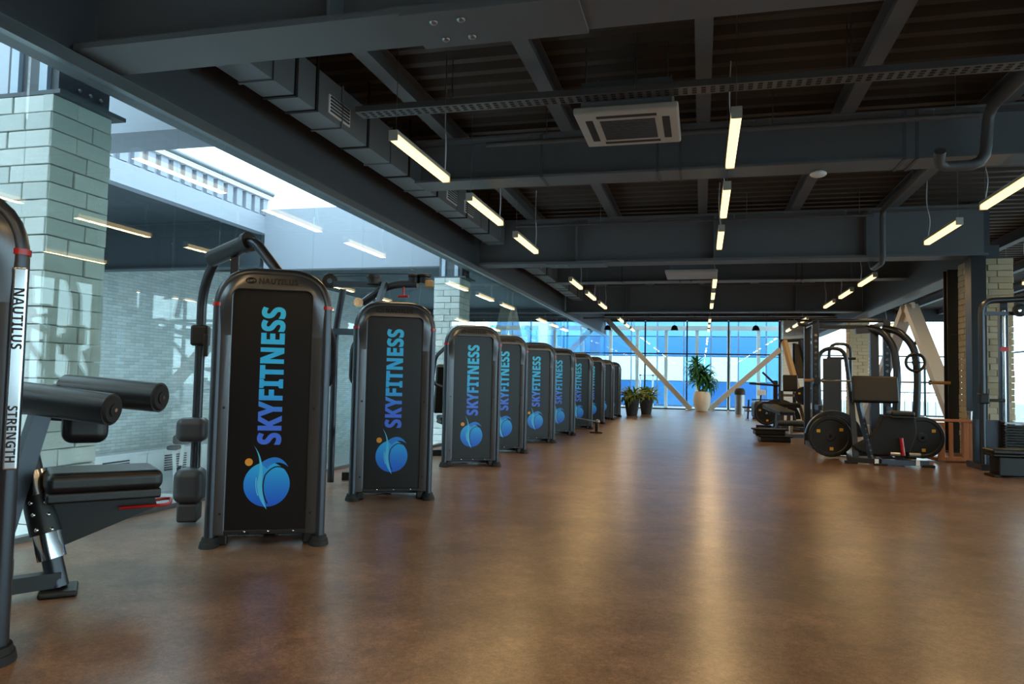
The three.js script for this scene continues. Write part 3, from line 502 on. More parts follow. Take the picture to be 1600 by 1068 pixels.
{ // nearest machine, cut by the frame
  const o = tower('weight machine with two padded rollers and a chrome lettered badge', -2.71, -1.98, 0.75, undefined, false), L = o.userData.local;
  const rollers = [[V(-3.0, 0.93, -2.72), V(-2.56, 0.885, -2.78)], [V(-3.06, 0.965, -3.02), V(-2.55, 0.935, -3.07)]];
  for (const [a, b] of rollers) {
    const p = L(a.x, a.y, a.z), q = L(b.x, b.y, b.z), d = q.clone().sub(p).setLength(0.012), r = part('roller_pad', rod(p, q, 0.072, 28), M.vinyl, o);
    part('end_cap', [rod(q, q.clone().add(d), 0.064, 28, 0.056), rod(q.clone().add(d), q.clone().addScaledVector(d, 1.5), 0.03, 20)], M.rubber, r); part('hub_screw', rod(q.clone().addScaledVector(d, 1.5), q.clone().addScaledVector(d, 1.9), 0.009, 10), M.chrome, r);
  }
  part('roller_arm', [bar(L(-3.02, 0.93, -2.74), L(-3.07, 0.965, -3.04), 0.05, 0.06), bar(L(-3.05, 0.94, -2.9), L(-3.1, 0.3, -2.75), 0.06, 0.08)], M.frame, o);
  const st = L(-2.87, 0.49, -3.08);
  part('seat', padGeo(0.5, 0.14, 0.36).rotateY(0.1).translate(st.x + 0.0, st.y + 0.02, st.z), M.vinyl, o);
  part('thigh_pad', rbox(0.2, 0.17, 0.16, 0.05).translate(...L(-2.93, 0.79, -3.02).toArray()), M.vinyl, o);
  part('thigh_arm', bar(L(-3.15, 0.84, -2.95), L(-2.93, 0.83, -3.02), 0.05, 0.05), M.frame, o);
  const b0 = L(-2.95, 0.03, -2.93), b1 = L(-3.16, 0.72, -2.9), at = t => b0.clone().lerp(b1, t);
  part('inclined_post', rod(at(0), at(1), 0.045, 20), M.frame, o);
  for (const [u, v] of [[0.19, 0.36], [0.62, 0.78]]) part('chrome_sleeve', rod(at(u), at(v), 0.062, 28), M.chrome, o);
  const cl = part('slide_clamp', rod(at(0.36), at(0.62), 0.07, 24), M.black, o);
  for (const t of [0.4, 0.5, 0.58]) for (const s of [-1, 1]) part('bolt', new THREE.SphereGeometry(0.011, 8, 6).translate(...at(t).add(V(s * 0.03, 0, 0.064)).toArray()), M.chrome, cl);
  part('seat_bracket', (() => { const s = new THREE.Shape(); s.moveTo(-0.28, -0.04); s.lineTo(0.2, -0.02); s.lineTo(0.22, -0.09); s.lineTo(-0.2, -0.26); s.lineTo(-0.3, -0.2); return extrude(s, 0.05).translate(st.x + 0.03, st.y - 0.02, st.z - 0.02); })(), M.black, o);
  part('adjust_lever', tube([V(st.x + 0.08, st.y - 0.1, st.z + 0.08), V(st.x + 0.3, st.y - 0.09, st.z + 0.12), V(st.x + 0.32, st.y - 0.08, st.z - 0.04), V(st.x + 0.14, st.y - 0.1, st.z - 0.04)], 0.008, 0.05, 30, 6), M.red, o);
  part('post_foot', [rbox(0.16, 0.03, 0.2, 0.012).translate(b0.x, 0.015, b0.z), bar(V(b0.x, 0.07, b0.z), V(b0.x - 0.55, 0.07, b0.z + 0.16), 0.07, 0.07)], M.black, o);
  const bd = part('chrome_badge', rbox(0.045, 0.74, 0.016, 0.007, 0.335, 1.06, 0.05), M.chrome, o);
  part('badge_text', [text('STRENGTH', 0.03, 0.002).rotateZ(-Math.PI / 2).translate(0.335, 0.82, 0.058), text('NAUTILUS', 0.034, 0.002).rotateZ(-Math.PI / 2).translate(0.335, 1.24, 0.058)], M.letter, bd);
}
{ // pulldown machine
  const o = tower('weight machine with a tall bent upright and padded roller above its top', -2.63, -4.15, A, undefined, true), L = o.userData.local;
  part('upright', tube([L(-3.5, 0.03, -4.6), L(-3.5, 1.66, -4.6), L(-3.36, 1.9, -4.55), L(-3.1, 1.96, -4.45)], 0.034, 0.2, 60, 12), M.frame, o);
  part('overhead_arm', tube([L(-3.02, 1.96, -4.42), L(-2.93, 1.95, -4.38), L(-2.66, 1.66, -4.35)], 0.034, 0.1, 30, 12), M.frame, o);
  part('overhead_pad', rod(L(-3.36, 1.87, -4.5), L(-3.02, 1.96, -4.42), 0.058, 24), M.vinyl, o);
  part('pad_ring', rod(L(-3.04, 1.955, -4.425), L(-3.0, 1.965, -4.415), 0.07, 24), M.black, o);
  part('overhead_post', bar(L(-3.17, 1.5, -4.5), L(-3.15, 1.93, -4.47), 0.05, 0.05), M.frame, o);
  part('cross_link', bar(L(-3.17, 1.52, -4.5), L(-2.83, 1.5, -4.36), 0.05, 0.05), M.frame, o);
  part('carriage', [rbox(0.12, 0.15, 0.12, 0.02).translate(...L(-3.5, 1.33, -4.6).toArray()), rbox(0.03, 0.16, 0.05, 0.008).translate(...L(-3.43, 1.26, -4.57).toArray())], M.black, o);
  part('pivot_cover', rbox(0.2, 0.17, 0.2, 0.05).translate(...L(-3.5, 0.66, -4.56).toArray()), M.grey, o);
  part('base_cover', [rbox(0.2, 0.24, 0.24, 0.06).translate(...L(-3.5, 0.27, -4.56).toArray()), rbox(0.14, 0.13, 0.18, 0.02).translate(...L(-3.5, 0.085, -4.56).toArray())], M.grey, o);
  part('cable', rod(L(-3.47, 1.26, -4.58), L(-3.46, 0.7, -4.56), 0.004, 6), M.black, o);
}
{ // cable machine
  const o = tower('weight machine topped by a bent arm with pulleys and cables', -2.62, -6.05, A, undefined, true), L = o.userData.local;
  part('upright', [tube([L(-3.5, 0.03, -6.62), L(-3.5, 1.5, -6.62), L(-3.42, 1.92, -6.6)], 0.032, 0.15, 40, 12), bar(L(-3.5, 1.5, -6.6), L(-3.0, 1.48, -6.4), 0.05, 0.06), bar(L(-2.98, 1.62, -6.35), L(-2.93, 1.96, -6.5), 0.05, 0.04)], M.frame, o);
  part('top_arm', [bar(L(-3.52, 1.97, -6.6), L(-2.95, 1.95, -6.6), 0.05, 0.06), tube([L(-3.16, 1.77, -6.5), L(-2.92, 1.95, -6.55), L(-2.62, 1.95, -6.55)], 0.036, 0.15, 40, 12)], M.frame, o);
  part('arm_end', disc(0.045, 0.03, 'z').translate(...L(-3.18, 1.77, -6.45).toArray()), M.chrome, o);
  part('pulley', plateGeo(0.075, 0.03, 'z').translate(...L(-3.56, 2.0, -6.58).toArray()), M.black, o);
  for (const [x, r] of [[-3.08, 0.07], [-2.66, 0.06], [-2.56, 0.055]]) part('pulley', [plateGeo(r, 0.03, 'y').translate(...L(x, 2.03, -6.56).toArray()), disc(r * 0.9, 0.06, 'y').translate(...L(x, 1.99, -6.56).toArray())], M.black, o);
  part('cable', [rod(L(-3.56, 2.07, -6.56), L(-2.62, 2.05, -6.56), 0.004, 6), rod(L(-3.5, 2.04, -6.54), L(-3.08, 2.035, -6.52), 0.004, 6)], M.black, o);
  part('pull_pin', [rod(L(-2.74, 1.92, -6.5), L(-2.74, 1.83, -6.5), 0.01, 8), rod(L(-2.79, 1.83, -6.5), L(-2.69, 1.83, -6.5), 0.012, 8)], M.red, o);
  part('stop_block', rbox(0.08, 0.07, 0.07, 0.015).translate(...L(-2.5, 1.95, -6.54).toArray()), M.tan, o);
}
for (const [x, z, t] of [[-2.73, -8.71, 0.5], [-2.81, -10.5, A], [-2.77, -12.49, A], [-2.75, -14.47, A], [-2.72, -16.7, A], [-2.74, -19.0, A], [-2.76, -21.28, A], [-2.78, -23.4, A]])
  tower('black weight tower with blue lettering in the row past the pulley machine', x, z, t, 'row of weight towers along the glass');

// ---------------------------------------------------------------- free weight area on the right
{ // squat rack
  const o = thing('squat_rack', 'tall black squat rack with perforated uprights and a top crossbar', 'rack', [2.4, 0, -13.75]);
  for (const [x, z] of [[-0.5, 0.12], [-0.5, -0.9], [0.62, 0.12], [0.62, -0.9]]) {
    const u = part('upright', rbox(0.11, 2.22, 0.09, 0.008, x, 1.11, z), M.frame, o);
    if (z > 0) for (let k = 0; k < 17; k++) part('hole', disc(0.024, 0.004, 'z', 12).translate(x, 0.35 + k * 0.1, z + 0.0465), M.chrome, u);
  }
  part('top_crossbar', [rod(V(-0.5, 2.2, 0.12), V(0.62, 2.2, 0.12), 0.03), bar(V(-0.5, 2.17, 0.1), V(-0.5, 2.17, -0.9), 0.07, 0.07), bar(V(0.62, 2.17, 0.1), V(0.62, 2.17, -0.9), 0.07, 0.07), bar(V(-0.5, 2.17, -0.9), V(0.62, 2.17, -0.9), 0.07, 0.07)], M.frame, o);
  part('base_frame', [bar(V(-0.5, 0.04, 0.4), V(-0.5, 0.04, -0.95), 0.09, 0.08), bar(V(0.62, 0.04, 0.4), V(0.62, 0.04, -0.95), 0.09, 0.08), bar(V(-0.5, 0.04, -0.9), V(0.62, 0.04, -0.9), 0.08, 0.08)], M.frame, o);
  for (const x of [-0.5, 0.62]) { part('bar_hook', [box(0.1, 0.12, 0.05, x, 1.16, 0.19), box(0.1, 0.03, 0.12, x, 1.13, 0.24), box(0.1, 0.08, 0.02, x, 1.16, 0.3)], M.frame, o); part('safety_arm', bar(V(x, 0.72, 0.14), V(x, 0.72, 0.65), 0.06, 0.08), M.frame, o); }
  for (const g of [tube([V(-0.5, 2.18, 0.2), V(-0.66, 2.1, 0.3), V(-0.8, 2.12, 0.34)], 0.02, 0.05, 20, 8), tube([V(-0.5, 2.2, 0.0), V(-0.62, 2.22, 0.0), V(-0.78, 2.2, 0.1)], 0.02, 0.05, 20, 8)]) part('chin_up_grip', g, M.black, o);
  const b = thing('barbell', 'long steel barbell resting on the hooks of the squat rack', 'barbell', [2.85, 1.172, -13.5]);
  part('bar_shaft', rod(V(-0.86, 0, 0), V(0.8, 0, 0), 0.014), M.steel, b); for (const s of [-1, 1]) { part('sleeve', rod(V(s * 0.82 - 0.03, 0, 0), V(s * 1.12 - 0.03, 0, 0), 0.025), M.tan, b); part('collar', disc(0.04, 0.03).translate(s * 0.82 - 0.03, 0, 0), M.steel, b); }
}
{ // plate loaded machine seen from behind
  const o = thing('plate_loaded_machine', 'plate loaded press machine with a wide dark back pad and curved yoke arms', 'gym machine', [2.5, 0, -11.7]);
  part('base_frame', [bar(V(-0.45, 0.05, 0.35), V(-0.25, 0.05, -0.9), 0.09, 0.08), bar(V(-0.1, 0.05, 0.5), V(0.5, 0.05, 0.45), 0.09, 0.07), bar(V(0.2, 0.05, 0.45), V(0.2, 0.05, -0.9), 0.1, 0.08), bar(V(-0.5, 0.05, -0.85), V(0.6, 0.05, -0.85), 0.09, 0.08), bar(V(-0.45, 0.05, 0.35), V(0.1, 0.05, 0.48), 0.08, 0.07)], M.frame, o);
  for (const [x, z] of [[-0.1, 0.5], [0.5, 0.45], [-0.45, 0.35], [-0.5, -0.85], [0.6, -0.85]]) part('foot', rbox(0.16, 0.03, 0.12, 0.01, x, 0.015, z), M.rubber, o);
  part('back_pad', padGeo(0.6, 0.12, 0.38).rotateX(1.35).translate(-0.13, 1.04, 0.3), M.vinyl, o);
  part('pad_post', [bar(V(-0.38, 0.08, 0.3), V(-0.42, 1.0, 0.18), 0.07, 0.07), bar(V(-0.2, 0.08, 0.4), V(-0.36, 1.0, 0.24), 0.06, 0.06), bar(V(-0.4, 0.95, 0.2), V(0.1, 1.0, 0.2), 0.06, 0.06)], M.frame, o);
  part('seat', padGeo(0.3, 0.1, 0.34).translate(0.2, 0.7, 0.28), M.vinyl, o);
  part('seat_shroud', (() => { const s = new THREE.Shape(); s.moveTo(-0.05, 0.66); s.lineTo(0.32, 0.66); s.quadraticCurveTo(0.38, 0.5, 0.3, 0.3); s.lineTo(0.26, 0.2); s.lineTo(-0.02, 0.14); s.quadraticCurveTo(-0.34, 0.14, -0.42, 0.24); s.quadraticCurveTo(-0.12, 0.34, -0.05, 0.66); return extrude(s, 0.16, 0.02).translate(0.02, 0, 0.2); })(), M.rubber, o);
  for (let k = 0; k < 12; k++) part('hole', disc(0.014, 0.006, 'z', 10).translate(-0.2 - 0.16 * k / 12, 0.12 + 0.88 * k / 12, 0.428 - 0.16 * k / 12), M.chrome, o);
  for (const [x, z] of [[-0.16, 0.547], [0.36, 0.52]]) part('sticker', box(0.05, 0.07, 0.004, x, 0.055, z), M.white, o);
  part('seat_column', [bar(V(0.2, 0.08, 0.2), V(0.2, 0.66, 0.24), 0.09, 0.09), bar(V(0.2, 0.2, 0.2), V(0.1, 0.4, -0.8), 0.07, 0.08)], M.frame, o);
  part('foot_roller', [rod(V(0.02, 0.16, 0.5), V(0.14, 0.16, 0.5), 0.03), rod(V(0.26, 0.16, 0.48), V(0.4, 0.16, 0.48), 0.03)], M.steel, o);
  part('tension_spring', rod(V(0.2, 0.14, 0.44), V(0.18, 0.38, 0.42), 0.025), M.red, o);
  for (const s of [-1, 1]) part('yoke_arm', tube([V(0.14 + s * 0.12, 2.0, -0.95), V(0.32 + s * 0.12, 1.95, -0.8), V(0.5 + s * 0.14, 1.72, -0.75), V(0.54 + s * 0.14, 1.3, -0.7), V(0.5 + s * 0.14, 0.3, -0.7)], 0.055, 0.3, 50, 12), M.frame, o);
  part('tall_post', [bar(V(0.12, 0.08, -0.88), V(0.12, 2.05, -0.95), 0.12, 0.1), bar(V(-0.15, 1.95, -0.92), V(0.2, 1.98, -0.92), 0.09, 0.09)], M.frame, o);
  const wheel = new THREE.TorusGeometry(0.13, 0.022, 10, 28);
  part('hand_wheel', [wheel.clone().translate(0.62, 1.46, -0.6), disc(0.045, 0.05, 'z').translate(0.62, 1.46, -0.6), box(0.24, 0.02, 0.02, 0.62, 1.46, -0.6)], M.black, o);
  for (const s of [-1, 1]) part('loading_horn', rod(V(s * 0.3 + 0.05, 0.34, -0.3), V(s * 0.82 + 0.05, 0.34, -0.3), 0.025), M.chrome, o);
  part('sled_hood', (() => { const s = new THREE.Shape(); s.absarc(0, 0, 0.4, 0.1, Math.PI * 0.95); s.absarc(0, 0, 0.3, Math.PI * 0.95, 0.1, true); return extrude(s, 0.1, 0.01).translate(-0.55, 0.3, -0.5); })(), M.frame, o);
  part('muscle_chart', box(0.09, 0.13, 0.006, 0.1, 1.28, -0.885), M.white, o); part('warning_plate', box(0.1, 0.05, 0.006, 0.1, 1.12, -0.885), M.red, o);
}
function plates(list, axis) { for (const [x, y, z, r, label, g] of list) { const p = thing('weight_plate', label, 'weight plate', [x, y, z], 0, g); part('plate_disc', plateGeo(r, 0.05, axis), M.black, p); for (const a of [0.6, 2.7, 4.8]) part('yellow_mark', (axis === 'x' ? box(0.004, 0.045, 0.05) : box(0.05, 0.045, 0.004)).translate(axis === 'x' ? -0.017 : Math.cos(a) * r * 0.6, Math.sin(a) * r * 0.6, axis === 'x' ? Math.cos(a) * r * 0.6 : 0.017), std(0xd9a52a, 0.5), p); } }
plates([[1.84, 0.34, -11.75, 0.3, 'black weight plate with yellow marks stacked on the near side horn of the press machine', 'plates on the inner horn'], [1.93, 0.34, -12.05, 0.3, 'black weight plate with yellow marks stacked on the near side horn of the press machine', 'plates on the inner horn'], [3.1, 0.36, -11.9, 0.3, 'black weight plate with yellow marks stacked on the far side horn of the press machine', 'plates on the outer horn'], [3.02, 0.36, -12.1, 0.29, 'black weight plate with yellow marks stacked on the far side horn of the press machine', 'plates on the outer horn']], 'z');
{ // timber crate
  const o = thing('wooden_cabinet', 'open slatted timber cabinet with a plank top beside the cable machine', 'cabinet', [3.62, 0, -12.35], 0.12);
  for (const [x, w, z] of [[-0.22, 0.1, 0.17], [-0.09, 0.06, 0.17], [0.12, 0.08, 0.17], [0.2, 0.075, 0.17], [0.285, 0.08, 0.17]]) part('plank', rbox(w, 0.56, 0.024, 0.004, x, 0.3, z, 1), M.wood, o);
  for (const x of [-0.24, 0.26]) part('plank', rbox(0.1, 0.56, 0.024, 0.004, x, 0.3, -0.17, 1), M.wood, o);
  for (const z of [-0.12, 0.0, 0.12]) part('plank', rbox(0.64, 0.028, 0.115, 0.004, 0.01, 0.605, z, 1), M.wood, o);
  part('plank', rbox(0.58, 0.05, 0.026, 0.004, 0.01, 0.05, 0.17, 1), M.wood, o); part('plank', rbox(0.58, 0.05, 0.34, 0.004, 0.01, 0.035, 0, 1), M.wood, o);
  const c = thing('steel_tumbler', 'small shiny tumbler on the timber cabinet', 'cup', [3.84, 0.62, -12.3]); part('cup_body', new THREE.CylinderGeometry(0.04, 0.032, 0.13, 18).translate(0, 0.065, 0), M.chrome, c); part('cup_rim', new THREE.TorusGeometry(0.04, 0.004, 6, 18).rotateX(Math.PI / 2).translate(0, 0.13, 0), M.steel, c);
}
{ // cable station at the right edge
  const o = thing('cable_station', 'tall dark cable station with bright guide rods and a weight stack', 'gym machine', [3.95, 0, -11.4]);
  part('front_upright', tube([V(-0.28, 0.03, 0.15), V(-0.28, 2.27, 0.15), V(0.3, 2.3, 0.1), V(0.6, 2.4, 0.1)], 0.04, 0.16, 60, 12), M.frame, o);
  part('upper_tie', bar(V(-0.26, 2.1, 0.15), V(0.45, 2.1, 0.1), 0.045, 0.05), M.frame, o);
  part('rear_upright', [rbox(0.1, 2.3, 0.1, 0.01, 0.08, 1.15, -0.15), rbox(0.09, 2.4, 0.12, 0.01, 0.62, 1.2, -0.1)], M.frame, o);
  part('guide_rod', [rod(V(0.02, 0.2, 0.05), V(0.02, 2.15, 0.05), 0.02), rod(V(0.3, 0.1, 0.12), V(0.3, 2.15, 0.12), 0.034), rod(V(0.38, 0.2, 0.05), V(0.38, 2.15, 0.05), 0.016)], M.chrome, o);
  part('weight_stack', Array.from({ length: 14 }, (_, i) => rbox(0.4, 0.032, 0.14, 0.006, 0.2, 0.12 + i * 0.036, 0.03, 1)), M.black, o);
  part('top_plate', rbox(0.42, 0.03, 0.16, 0.006, 0.2, 0.63, 0.03), M.steel, o);
  part('stack_guard', boxB(-0.34, 0.08, 0.06, 0.66, -0.02, -0.06), M.frame, o);
  part('carriage', [rbox(0.12, 0.14, 0.14, 0.02, -0.28, 0.95, 0.17), rbox(0.24, 0.04, 0.06, 0.01, -0.14, 0.93, 0.17)], M.black, o);
  for (const [x, y, r] of [[0.16, 2.14, 0.09], [0.3, 2.15, 0.06], [0.36, 2.02, 0.05]]) part('pulley', plateGeo(r, 0.03, 'z').translate(x, y, 0.2), M.black, o);
  part('cam', plateGeo(0.1, 0.02, 'z').translate(0.5, 1.97, 0.24), M.pot, o);
  part('base_rail', [bar(V(-0.3, 0.04, 0.3), V(-0.3, 0.04, -0.3), 0.09, 0.08), bar(V(-0.3, 0.04, 0), V(0.7, 0.04, 0), 0.09, 0.08), bar(V(0.62, 0.04, 0.3), V(0.62, 0.04, -0.3), 0.09, 0.08)], M.frame, o);
  part('warning_plate', box(0.1, 0.06, 0.004, 0.0, 1.62, 0.12), M.red, o);
  part('logo_shroud', [rbox(0.14, 0.7, 0.1, 0.04, 0.62, 2.45, 0.12)], M.black, o);
  const b = thing('flat_bench', 'low black padded bench in front of the cable station', 'bench', [3.8, 0, -10.45], 0.05);
  part('bench_pad', padGeo(0.72, 0.09, 0.34).translate(0, 0.3, 0), M.vinyl, b); part('bench_box', rbox(0.62, 0.24, 0.28, 0.02, 0.03, 0.135, 0), M.black, b); for (const x of [-0.3, 0.3]) part('foot', rbox(0.07, 0.03, 0.3, 0.008, x, 0.015, 0), M.rubber, b);
}
for (const [x, z, y, l] of [[1.36, -15.05, 0, 'low black step platform lying on the floor by the squat rack'], [1.28, -15.2, 0.12, 'second step platform set on top of the one on the floor']]) { const s = thing('step_platform', l, 'step', [x, y, z], 0.1); part('step_top', rbox(0.62, 0.03, 0.36, 0.01, 0, 0.105, 0), M.rubber, s); part('step_base', rbox(0.56, 0.09, 0.32, 0.02, 0, 0.045, 0), M.black, s); }
{ // leg press with inclined rails, farther back
  const o = thing('leg_press', 'inclined leg press with tan side rails against the brick pier', 'gym machine', [2.5, 0, -19.4]);
  for (const s of [-1, 1]) part('side_rail', bar(V(0.12 + s * 0.2, 0.2, 0.6), V(-0.3 + s * 0.2, 2.2, -0.2), 0.1, 0.12), s < 0 ? M.tan : M.frame, o);
  part('foot_plate', rbox(0.5, 0.9, 0.05, 0.02).rotateX(-0.3).translate(0.0, 1.7, -0.1), M.black, o);
  part('base_frame', [bar(V(-0.4, 0.05, 0.6), V(0.6, 0.05, 0.6), 0.1, 0.1), bar(V(0.1, 0.05, 0.6), V(0.1, 0.05, -0.8), 0.1, 0.1), bar(V(-0.4, 0.05, -0.8), V(0.6, 0.05, -0.8), 0.1, 0.1), bar(V(-0.2, 0.05, -0.7), V(-0.25, 2.15, -0.3), 0.08, 0.08)], M.frame, o);
  part('top_bar', rod(V(-0.6, 2.2, -0.25), V(0.3, 2.25, -0.25), 0.04), M.frame, o);
  part('seat', padGeo(0.5, 0.12, 0.5).rotateX(0.4).translate(0.1, 0.4, 0.9), M.vinyl, o); part('seat_support', bar(V(0.1, 0.08, 0.62), V(0.1, 0.34, 0.85), 0.08, 0.08), M.frame, o);
  const c = thing('chest_press', 'dark plate loaded chest press beside the leg press', 'gym machine', [1.75, 0, -19.0]);
  part('base_frame', [bar(V(-0.42, 0.04, 0.4), V(0.5, 0.04, 0.4), 0.12, 0.06), bar(V(0, 0.04, 0.4), V(0, 0.04, -0.8), 0.1, 0.08), bar(V(-0.4, 0.04, -0.8), V(0.4, 0.04, -0.8), 0.1, 0.08)], M.frame, c);
  part('post', [bar(V(0, 0.06, -0.1), V(0, 1.2, -0.1), 0.1, 0.1), bar(V(0.12, 0.06, 0.3), V(0.12, 0.95, 0.1), 0.08, 0.08)], M.frame, c);
  part('backrest', padGeo(0.34, 0.1, 0.4).rotateX(1.4).translate(0.32, 1.14, 0.1), M.vinyl, c); part('seat', padGeo(0.5, 0.12, 0.4).translate(0.28, 0.62, 0.22), M.vinyl, c); part('seat_post', bar(V(0.25, 0.06, 0.3), V(0.28, 0.58, 0.22), 0.08, 0.08), M.frame, c);
  part('press_handle', [rod(V(-0.62, 1.12, 0.1), V(0.06, 1.08, 0.0), 0.025), rod(V(-0.3, 1.4, -0.1), V(0.02, 1.08, -0.06), 0.025)], M.black, c);
  part('arm_hood', (() => { const s = new THREE.Shape(); s.absarc(0, 0, 0.5, 0.1, Math.PI * 0.9); s.absarc(0, 0, 0.4, Math.PI * 0.9, 0.1, true); return extrude(s, 0.08, 0.01).translate(0.05, 0.25, 0.05); })(), M.frame, c);
  part('loading_horn', [rod(V(-0.25, 0.42, 0.1), V(-0.25, 0.42, 0.56), 0.02), rod(V(0.62, 0.85, 0.05), V(0.62, 0.85, 0.35), 0.022), bar(V(0.05, 0.85, 0), V(0.62, 0.85, 0.08), 0.06, 0.06), bar(V(0, 0.42, 0), V(-0.25, 0.42, 0.12), 0.06, 0.06)], M.chrome, c);
  plates([[1.5, 0.42, -18.5, 0.28, 'black plate on the low horn of the chest press'], [2.37, 0.85, -18.72, 0.22, 'smaller plate on the raised horn of the chest press']], 'z');
  const w = thing('weight_machine', 'dark upright pulley machine far back between the rack posts', 'gym machine', [2.85, 0, -17.6]);
  part('frame_tube', [tube([V(-0.3, 0.03, 0), V(-0.34, 1.9, 0), V(0.2, 1.95, 0), V(0.42, 0.03, 0.1)], 0.045, 0.3, 50, 10), tube([V(-0.05, 0.03, -0.4), V(-0.05, 2.05, -0.4), V(0.4, 2.05, -0.4), V(0.4, 0.03, -0.4)], 0.035, 0.2, 50, 10)], M.frame, w);
  part('side_panel', boxB(-0.24, 0.14, 0.15, 1.7, 0.01, -0.02), M.grey, w); part('base_rail', [bar(V(-0.4, 0.04, 0.05), V(0.5, 0.04, 0.05), 0.1, 0.08), bar(V(-0.1, 0.04, 0.05), V(-0.1, 0.04, -0.45), 0.08, 0.08), bar(V(-0.1, 0.04, -0.4), V(0.44, 0.04, -0.4), 0.08, 0.08)], M.frame, w); part('handle', rod(V(-0.1, 1.72, -0.4), V(0.5, 1.72, -0.38), 0.03), M.black, w);
  const e = thing('abdominal_bench', 'adjustable dark bench with a roller foot hold beyond the step platforms', 'bench', [1.75, 0, -16.6], 0.3);
  part('base_frame', [bar(V(-0.35, 0.04, 0.2), V(0.35, 0.04, 0.2), 0.08, 0.07), bar(V(0, 0.04, 0.2), V(0, 0.04, -0.9), 0.08, 0.07), bar(V(-0.3, 0.04, -0.9), V(0.3, 0.04, -0.9), 0.08, 0.07), bar(V(0, 0.05, -0.5), V(0, 0.5, -0.45), 0.08, 0.08)], M.frame, e); part('bench_pad', padGeo(0.32, 0.1, 1.0).rotateX(0.12).translate(0, 0.56, -0.45), M.vinyl, e); part('roller', rod(V(-0.3, 0.3, 0.2), V(0.3, 0.3, 0.2), 0.06, 18), M.vinyl, e); part('roller_post', bar(V(0, 0.05, 0.2), V(0, 0.32, 0.2), 0.06, 0.06), M.chrome, e);
  const r = thing('rowing_machine', 'pale grey rowing machine before the end glazing', 'gym machine', [1.75, 0, -25.5], 0.2);
  part('seat_rail', bar(V(-0.4, 0.3, 0.5), V(-0.1, 0.26, -0.9), 0.1, 0.08), M.steel, r); part('flywheel_housing', rbox(0.5, 0.55, 0.5, 0.12, 0.1, 0.3, 0.1), M.grey, r); part('console_arm', bar(V(0.1, 0.5, 0.1), V(0.15, 0.8, 0.0), 0.05, 0.05), M.dark, r); part('console', rbox(0.26, 0.18, 0.05, 0.02, 0.15, 0.85, 0.02), M.white, r); part('support_leg', [bar(V(-0.42, 0.02, 0.55), V(-0.3, 0.6, 0.2), 0.05, 0.05), rbox(0.6, 0.06, 0.1, 0.02, 0.1, 0.03, 0.3)], M.dark, r); part('handle', rod(V(-0.2, 0.62, 0.2), V(0.6, 0.62, 0.2), 0.02), M.dark, r); part('seat', rbox(0.26, 0.06, 0.22, 0.02, -0.2, 0.35, -0.4), M.vinyl, r);
  const t = thing('waste_bin', 'round steel waste bin with a dark swing top', 'bin', [1.4, 0, -29]); part('bin_body', new THREE.CylinderGeometry(0.19, 0.17, 0.72, 24).translate(0, 0.36, 0), M.steel, t); part('bin_lid', new THREE.LatheGeometry([[0.195, 0.72], [0.195, 0.86], [0.14, 0.96], [0, 0.98]].map(([a, b]) => new THREE.Vector2(a, b)), 24), M.dark, t);
  const k = thing('exercise_bike', 'dark upright bike before the open side glazing', 'bike', [6.0, 0, -19.2], 0.5); part('stand', [bar(V(-0.3, 0.04, 0.5), V(0.3, 0.04, 0.5), 0.08, 0.08), bar(V(-0.3, 0.04, -0.5), V(0.3, 0.04, -0.5), 0.08, 0.08), bar(V(0, 0.05, 0.5), V(0, 0.05, -0.5), 0.08, 0.1), bar(V(0, 0.06, 0.2), V(0, 0.9, 0.35), 0.06, 0.06), bar(V(0, 0.06, -0.2), V(0, 1.1, -0.45), 0.07, 0.07)], M.white, k); part('saddle', rbox(0.22, 0.08, 0.28, 0.03, 0, 0.93, 0.36), M.vinyl, k); part('handlebar', tube([V(-0.25, 1.1, -0.15), V(-0.25, 1.15, -0.45), V(0.25, 1.15, -0.45), V(0.25, 1.1, -0.15)], 0.018, 0.08, 30, 8), M.dark, k); part('flywheel', plateGeo(0.28, 0.08).translate(0, 0.36, -0.3), M.grey, k); }
{ // low bar stand by the towers
  const o = thing('landmine_bar', 'chrome bar on a low stand sticking out from the row of towers', 'barbell', [-2.15, 0, -15.6]);
  part('bar_shaft', rod(V(-0.95, 0.36, -0.5), V(0.02, 0.24, 0), 0.016), M.chrome, o); part('end_knob', new THREE.SphereGeometry(0.05, 14, 10).translate(0.04, 0.24, 0.01), M.steel, o); part('stand', [bar(V(0.02, 0.03, 0), V(0.02, 0.22, 0), 0.06, 0.06), rbox(0.26, 0.03, 0.2, 0.01, 0.02, 0.015, 0), bar(V(-0.95, 0.03, -0.5), V(-0.95, 0.34, -0.5), 0.05, 0.05)], M.black, o);
}

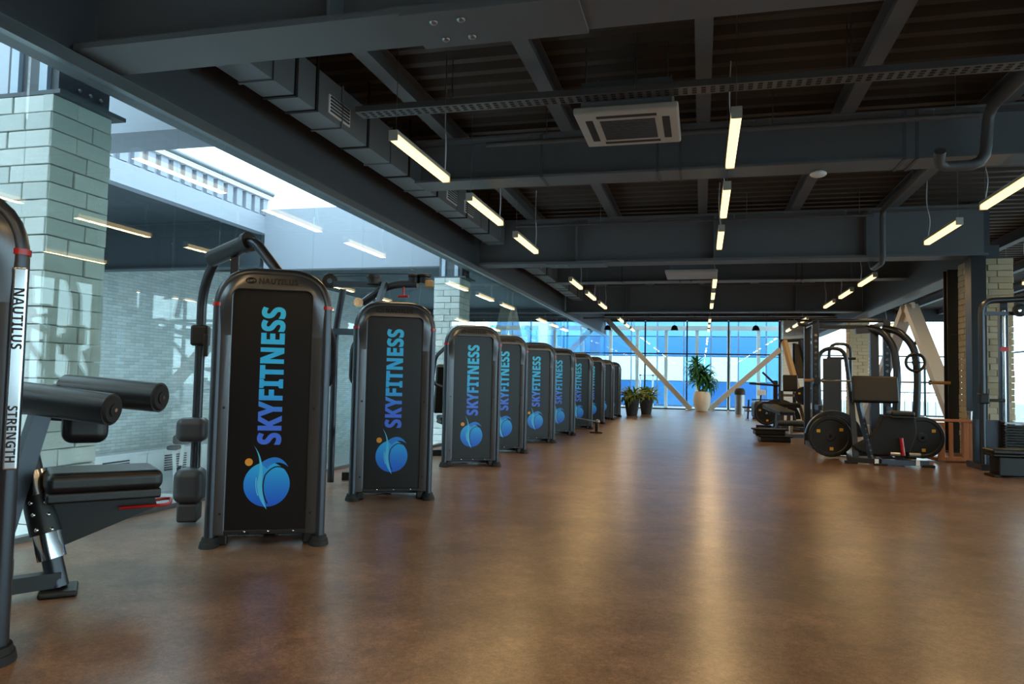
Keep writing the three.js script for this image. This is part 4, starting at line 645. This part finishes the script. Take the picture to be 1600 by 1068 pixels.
// ---------------------------------------------------------------- plants
function leafGeo(len, w, droop) {
  const g = new THREE.PlaneGeometry(w, len, 2, 6).translate(0, len / 2, 0), p = g.attributes.position;
  for (let i = 0; i < p.count; i++) { const t = p.getY(i) / len, x = p.getX(i) * Math.sin(Math.PI * Math.min(0.98, 0.12 + 0.86 * t)) ; p.setXYZ(i, x, len * (t - droop * 0.55 * t * t * t), len * droop * t * t + Math.abs(x) * 0.5); }
  g.computeVertexNormals(); return g;
}
{ const o = thing('potted_plant', 'tall leafy houseplant in a cream urn between the two far braces', 'plant', [0.02, 0, -30.6]);
  part('urn', new THREE.LatheGeometry([[0, 0], [0.2, 0], [0.23, 0.03], [0.33, 0.3], [0.34, 0.55], [0.3, 0.76], [0.27, 0.8], [0.25, 0.78], [0.26, 0.7], [0, 0.7]].map(([a, b]) => new THREE.Vector2(a, b)), 32), M.pot, o);
  const trunks = [[0.04, 0.02, 1.75], [0.1, -0.06, 1.4], [-0.1, 0.04, 2.0], [-0.06, -0.08, 1.55]];
  trunks.forEach(([x, z, h]) => part('stem', rod(V(x, 0.66, z), V(x * 2.2, h, z), 0.03, 8, 0.02), M.bark, o));
  const kinds = [leafGeo(0.62, 0.11, 0.6), leafGeo(0.58, 0.1, 1.0), leafGeo(0.5, 0.11, 0.35)];
  for (let i = 0; i < 220; i++) { const [x, z, h] = trunks[i % 4], m = new THREE.Mesh(kinds[i % 3], M.leaf); m.name = 'leaf'; m.castShadow = m.receiveShadow = true; m.position.set(x * 2.2, h - 0.5 * rnd(), z); m.rotation.set(rr(0.25, 1.7), rr(0, Math.PI * 2), 0, 'YXZ'); o.add(m); } }
for (const [x, z, l] of [[-2.2, -24.6, 'green bush in a dark tapered planter past the last tower'], [-1.85, -26.2, 'bush in a slanted dark planter next to the tapered one']]) {
  const o = thing('planter_bush', l, 'plant', [x, 0, z]);
  part('planter', new THREE.CylinderGeometry(0.34, 0.22, 0.55, 4, 1).rotateY(Math.PI / 4).translate(0, 0.275, 0), M.grey, o);
  const kinds = [leafGeo(0.62, 0.08, 0.4), leafGeo(0.55, 0.09, 0.8)];
  for (let i = 0; i < 90; i++) { const m = new THREE.Mesh(kinds[i % 2], M.bush); m.name = 'leaf'; m.castShadow = m.receiveShadow = true; m.position.set(rr(-0.18, 0.18), rr(0.5, 0.62), rr(-0.18, 0.18)); m.rotation.set(rr(0.1, 1.1), rr(0, 6.28), 0, 'YXZ'); o.add(m); }
}
scene.traverse(o => { if (o.userData.local) delete o.userData.local; });
renderer.render(scene, camera);
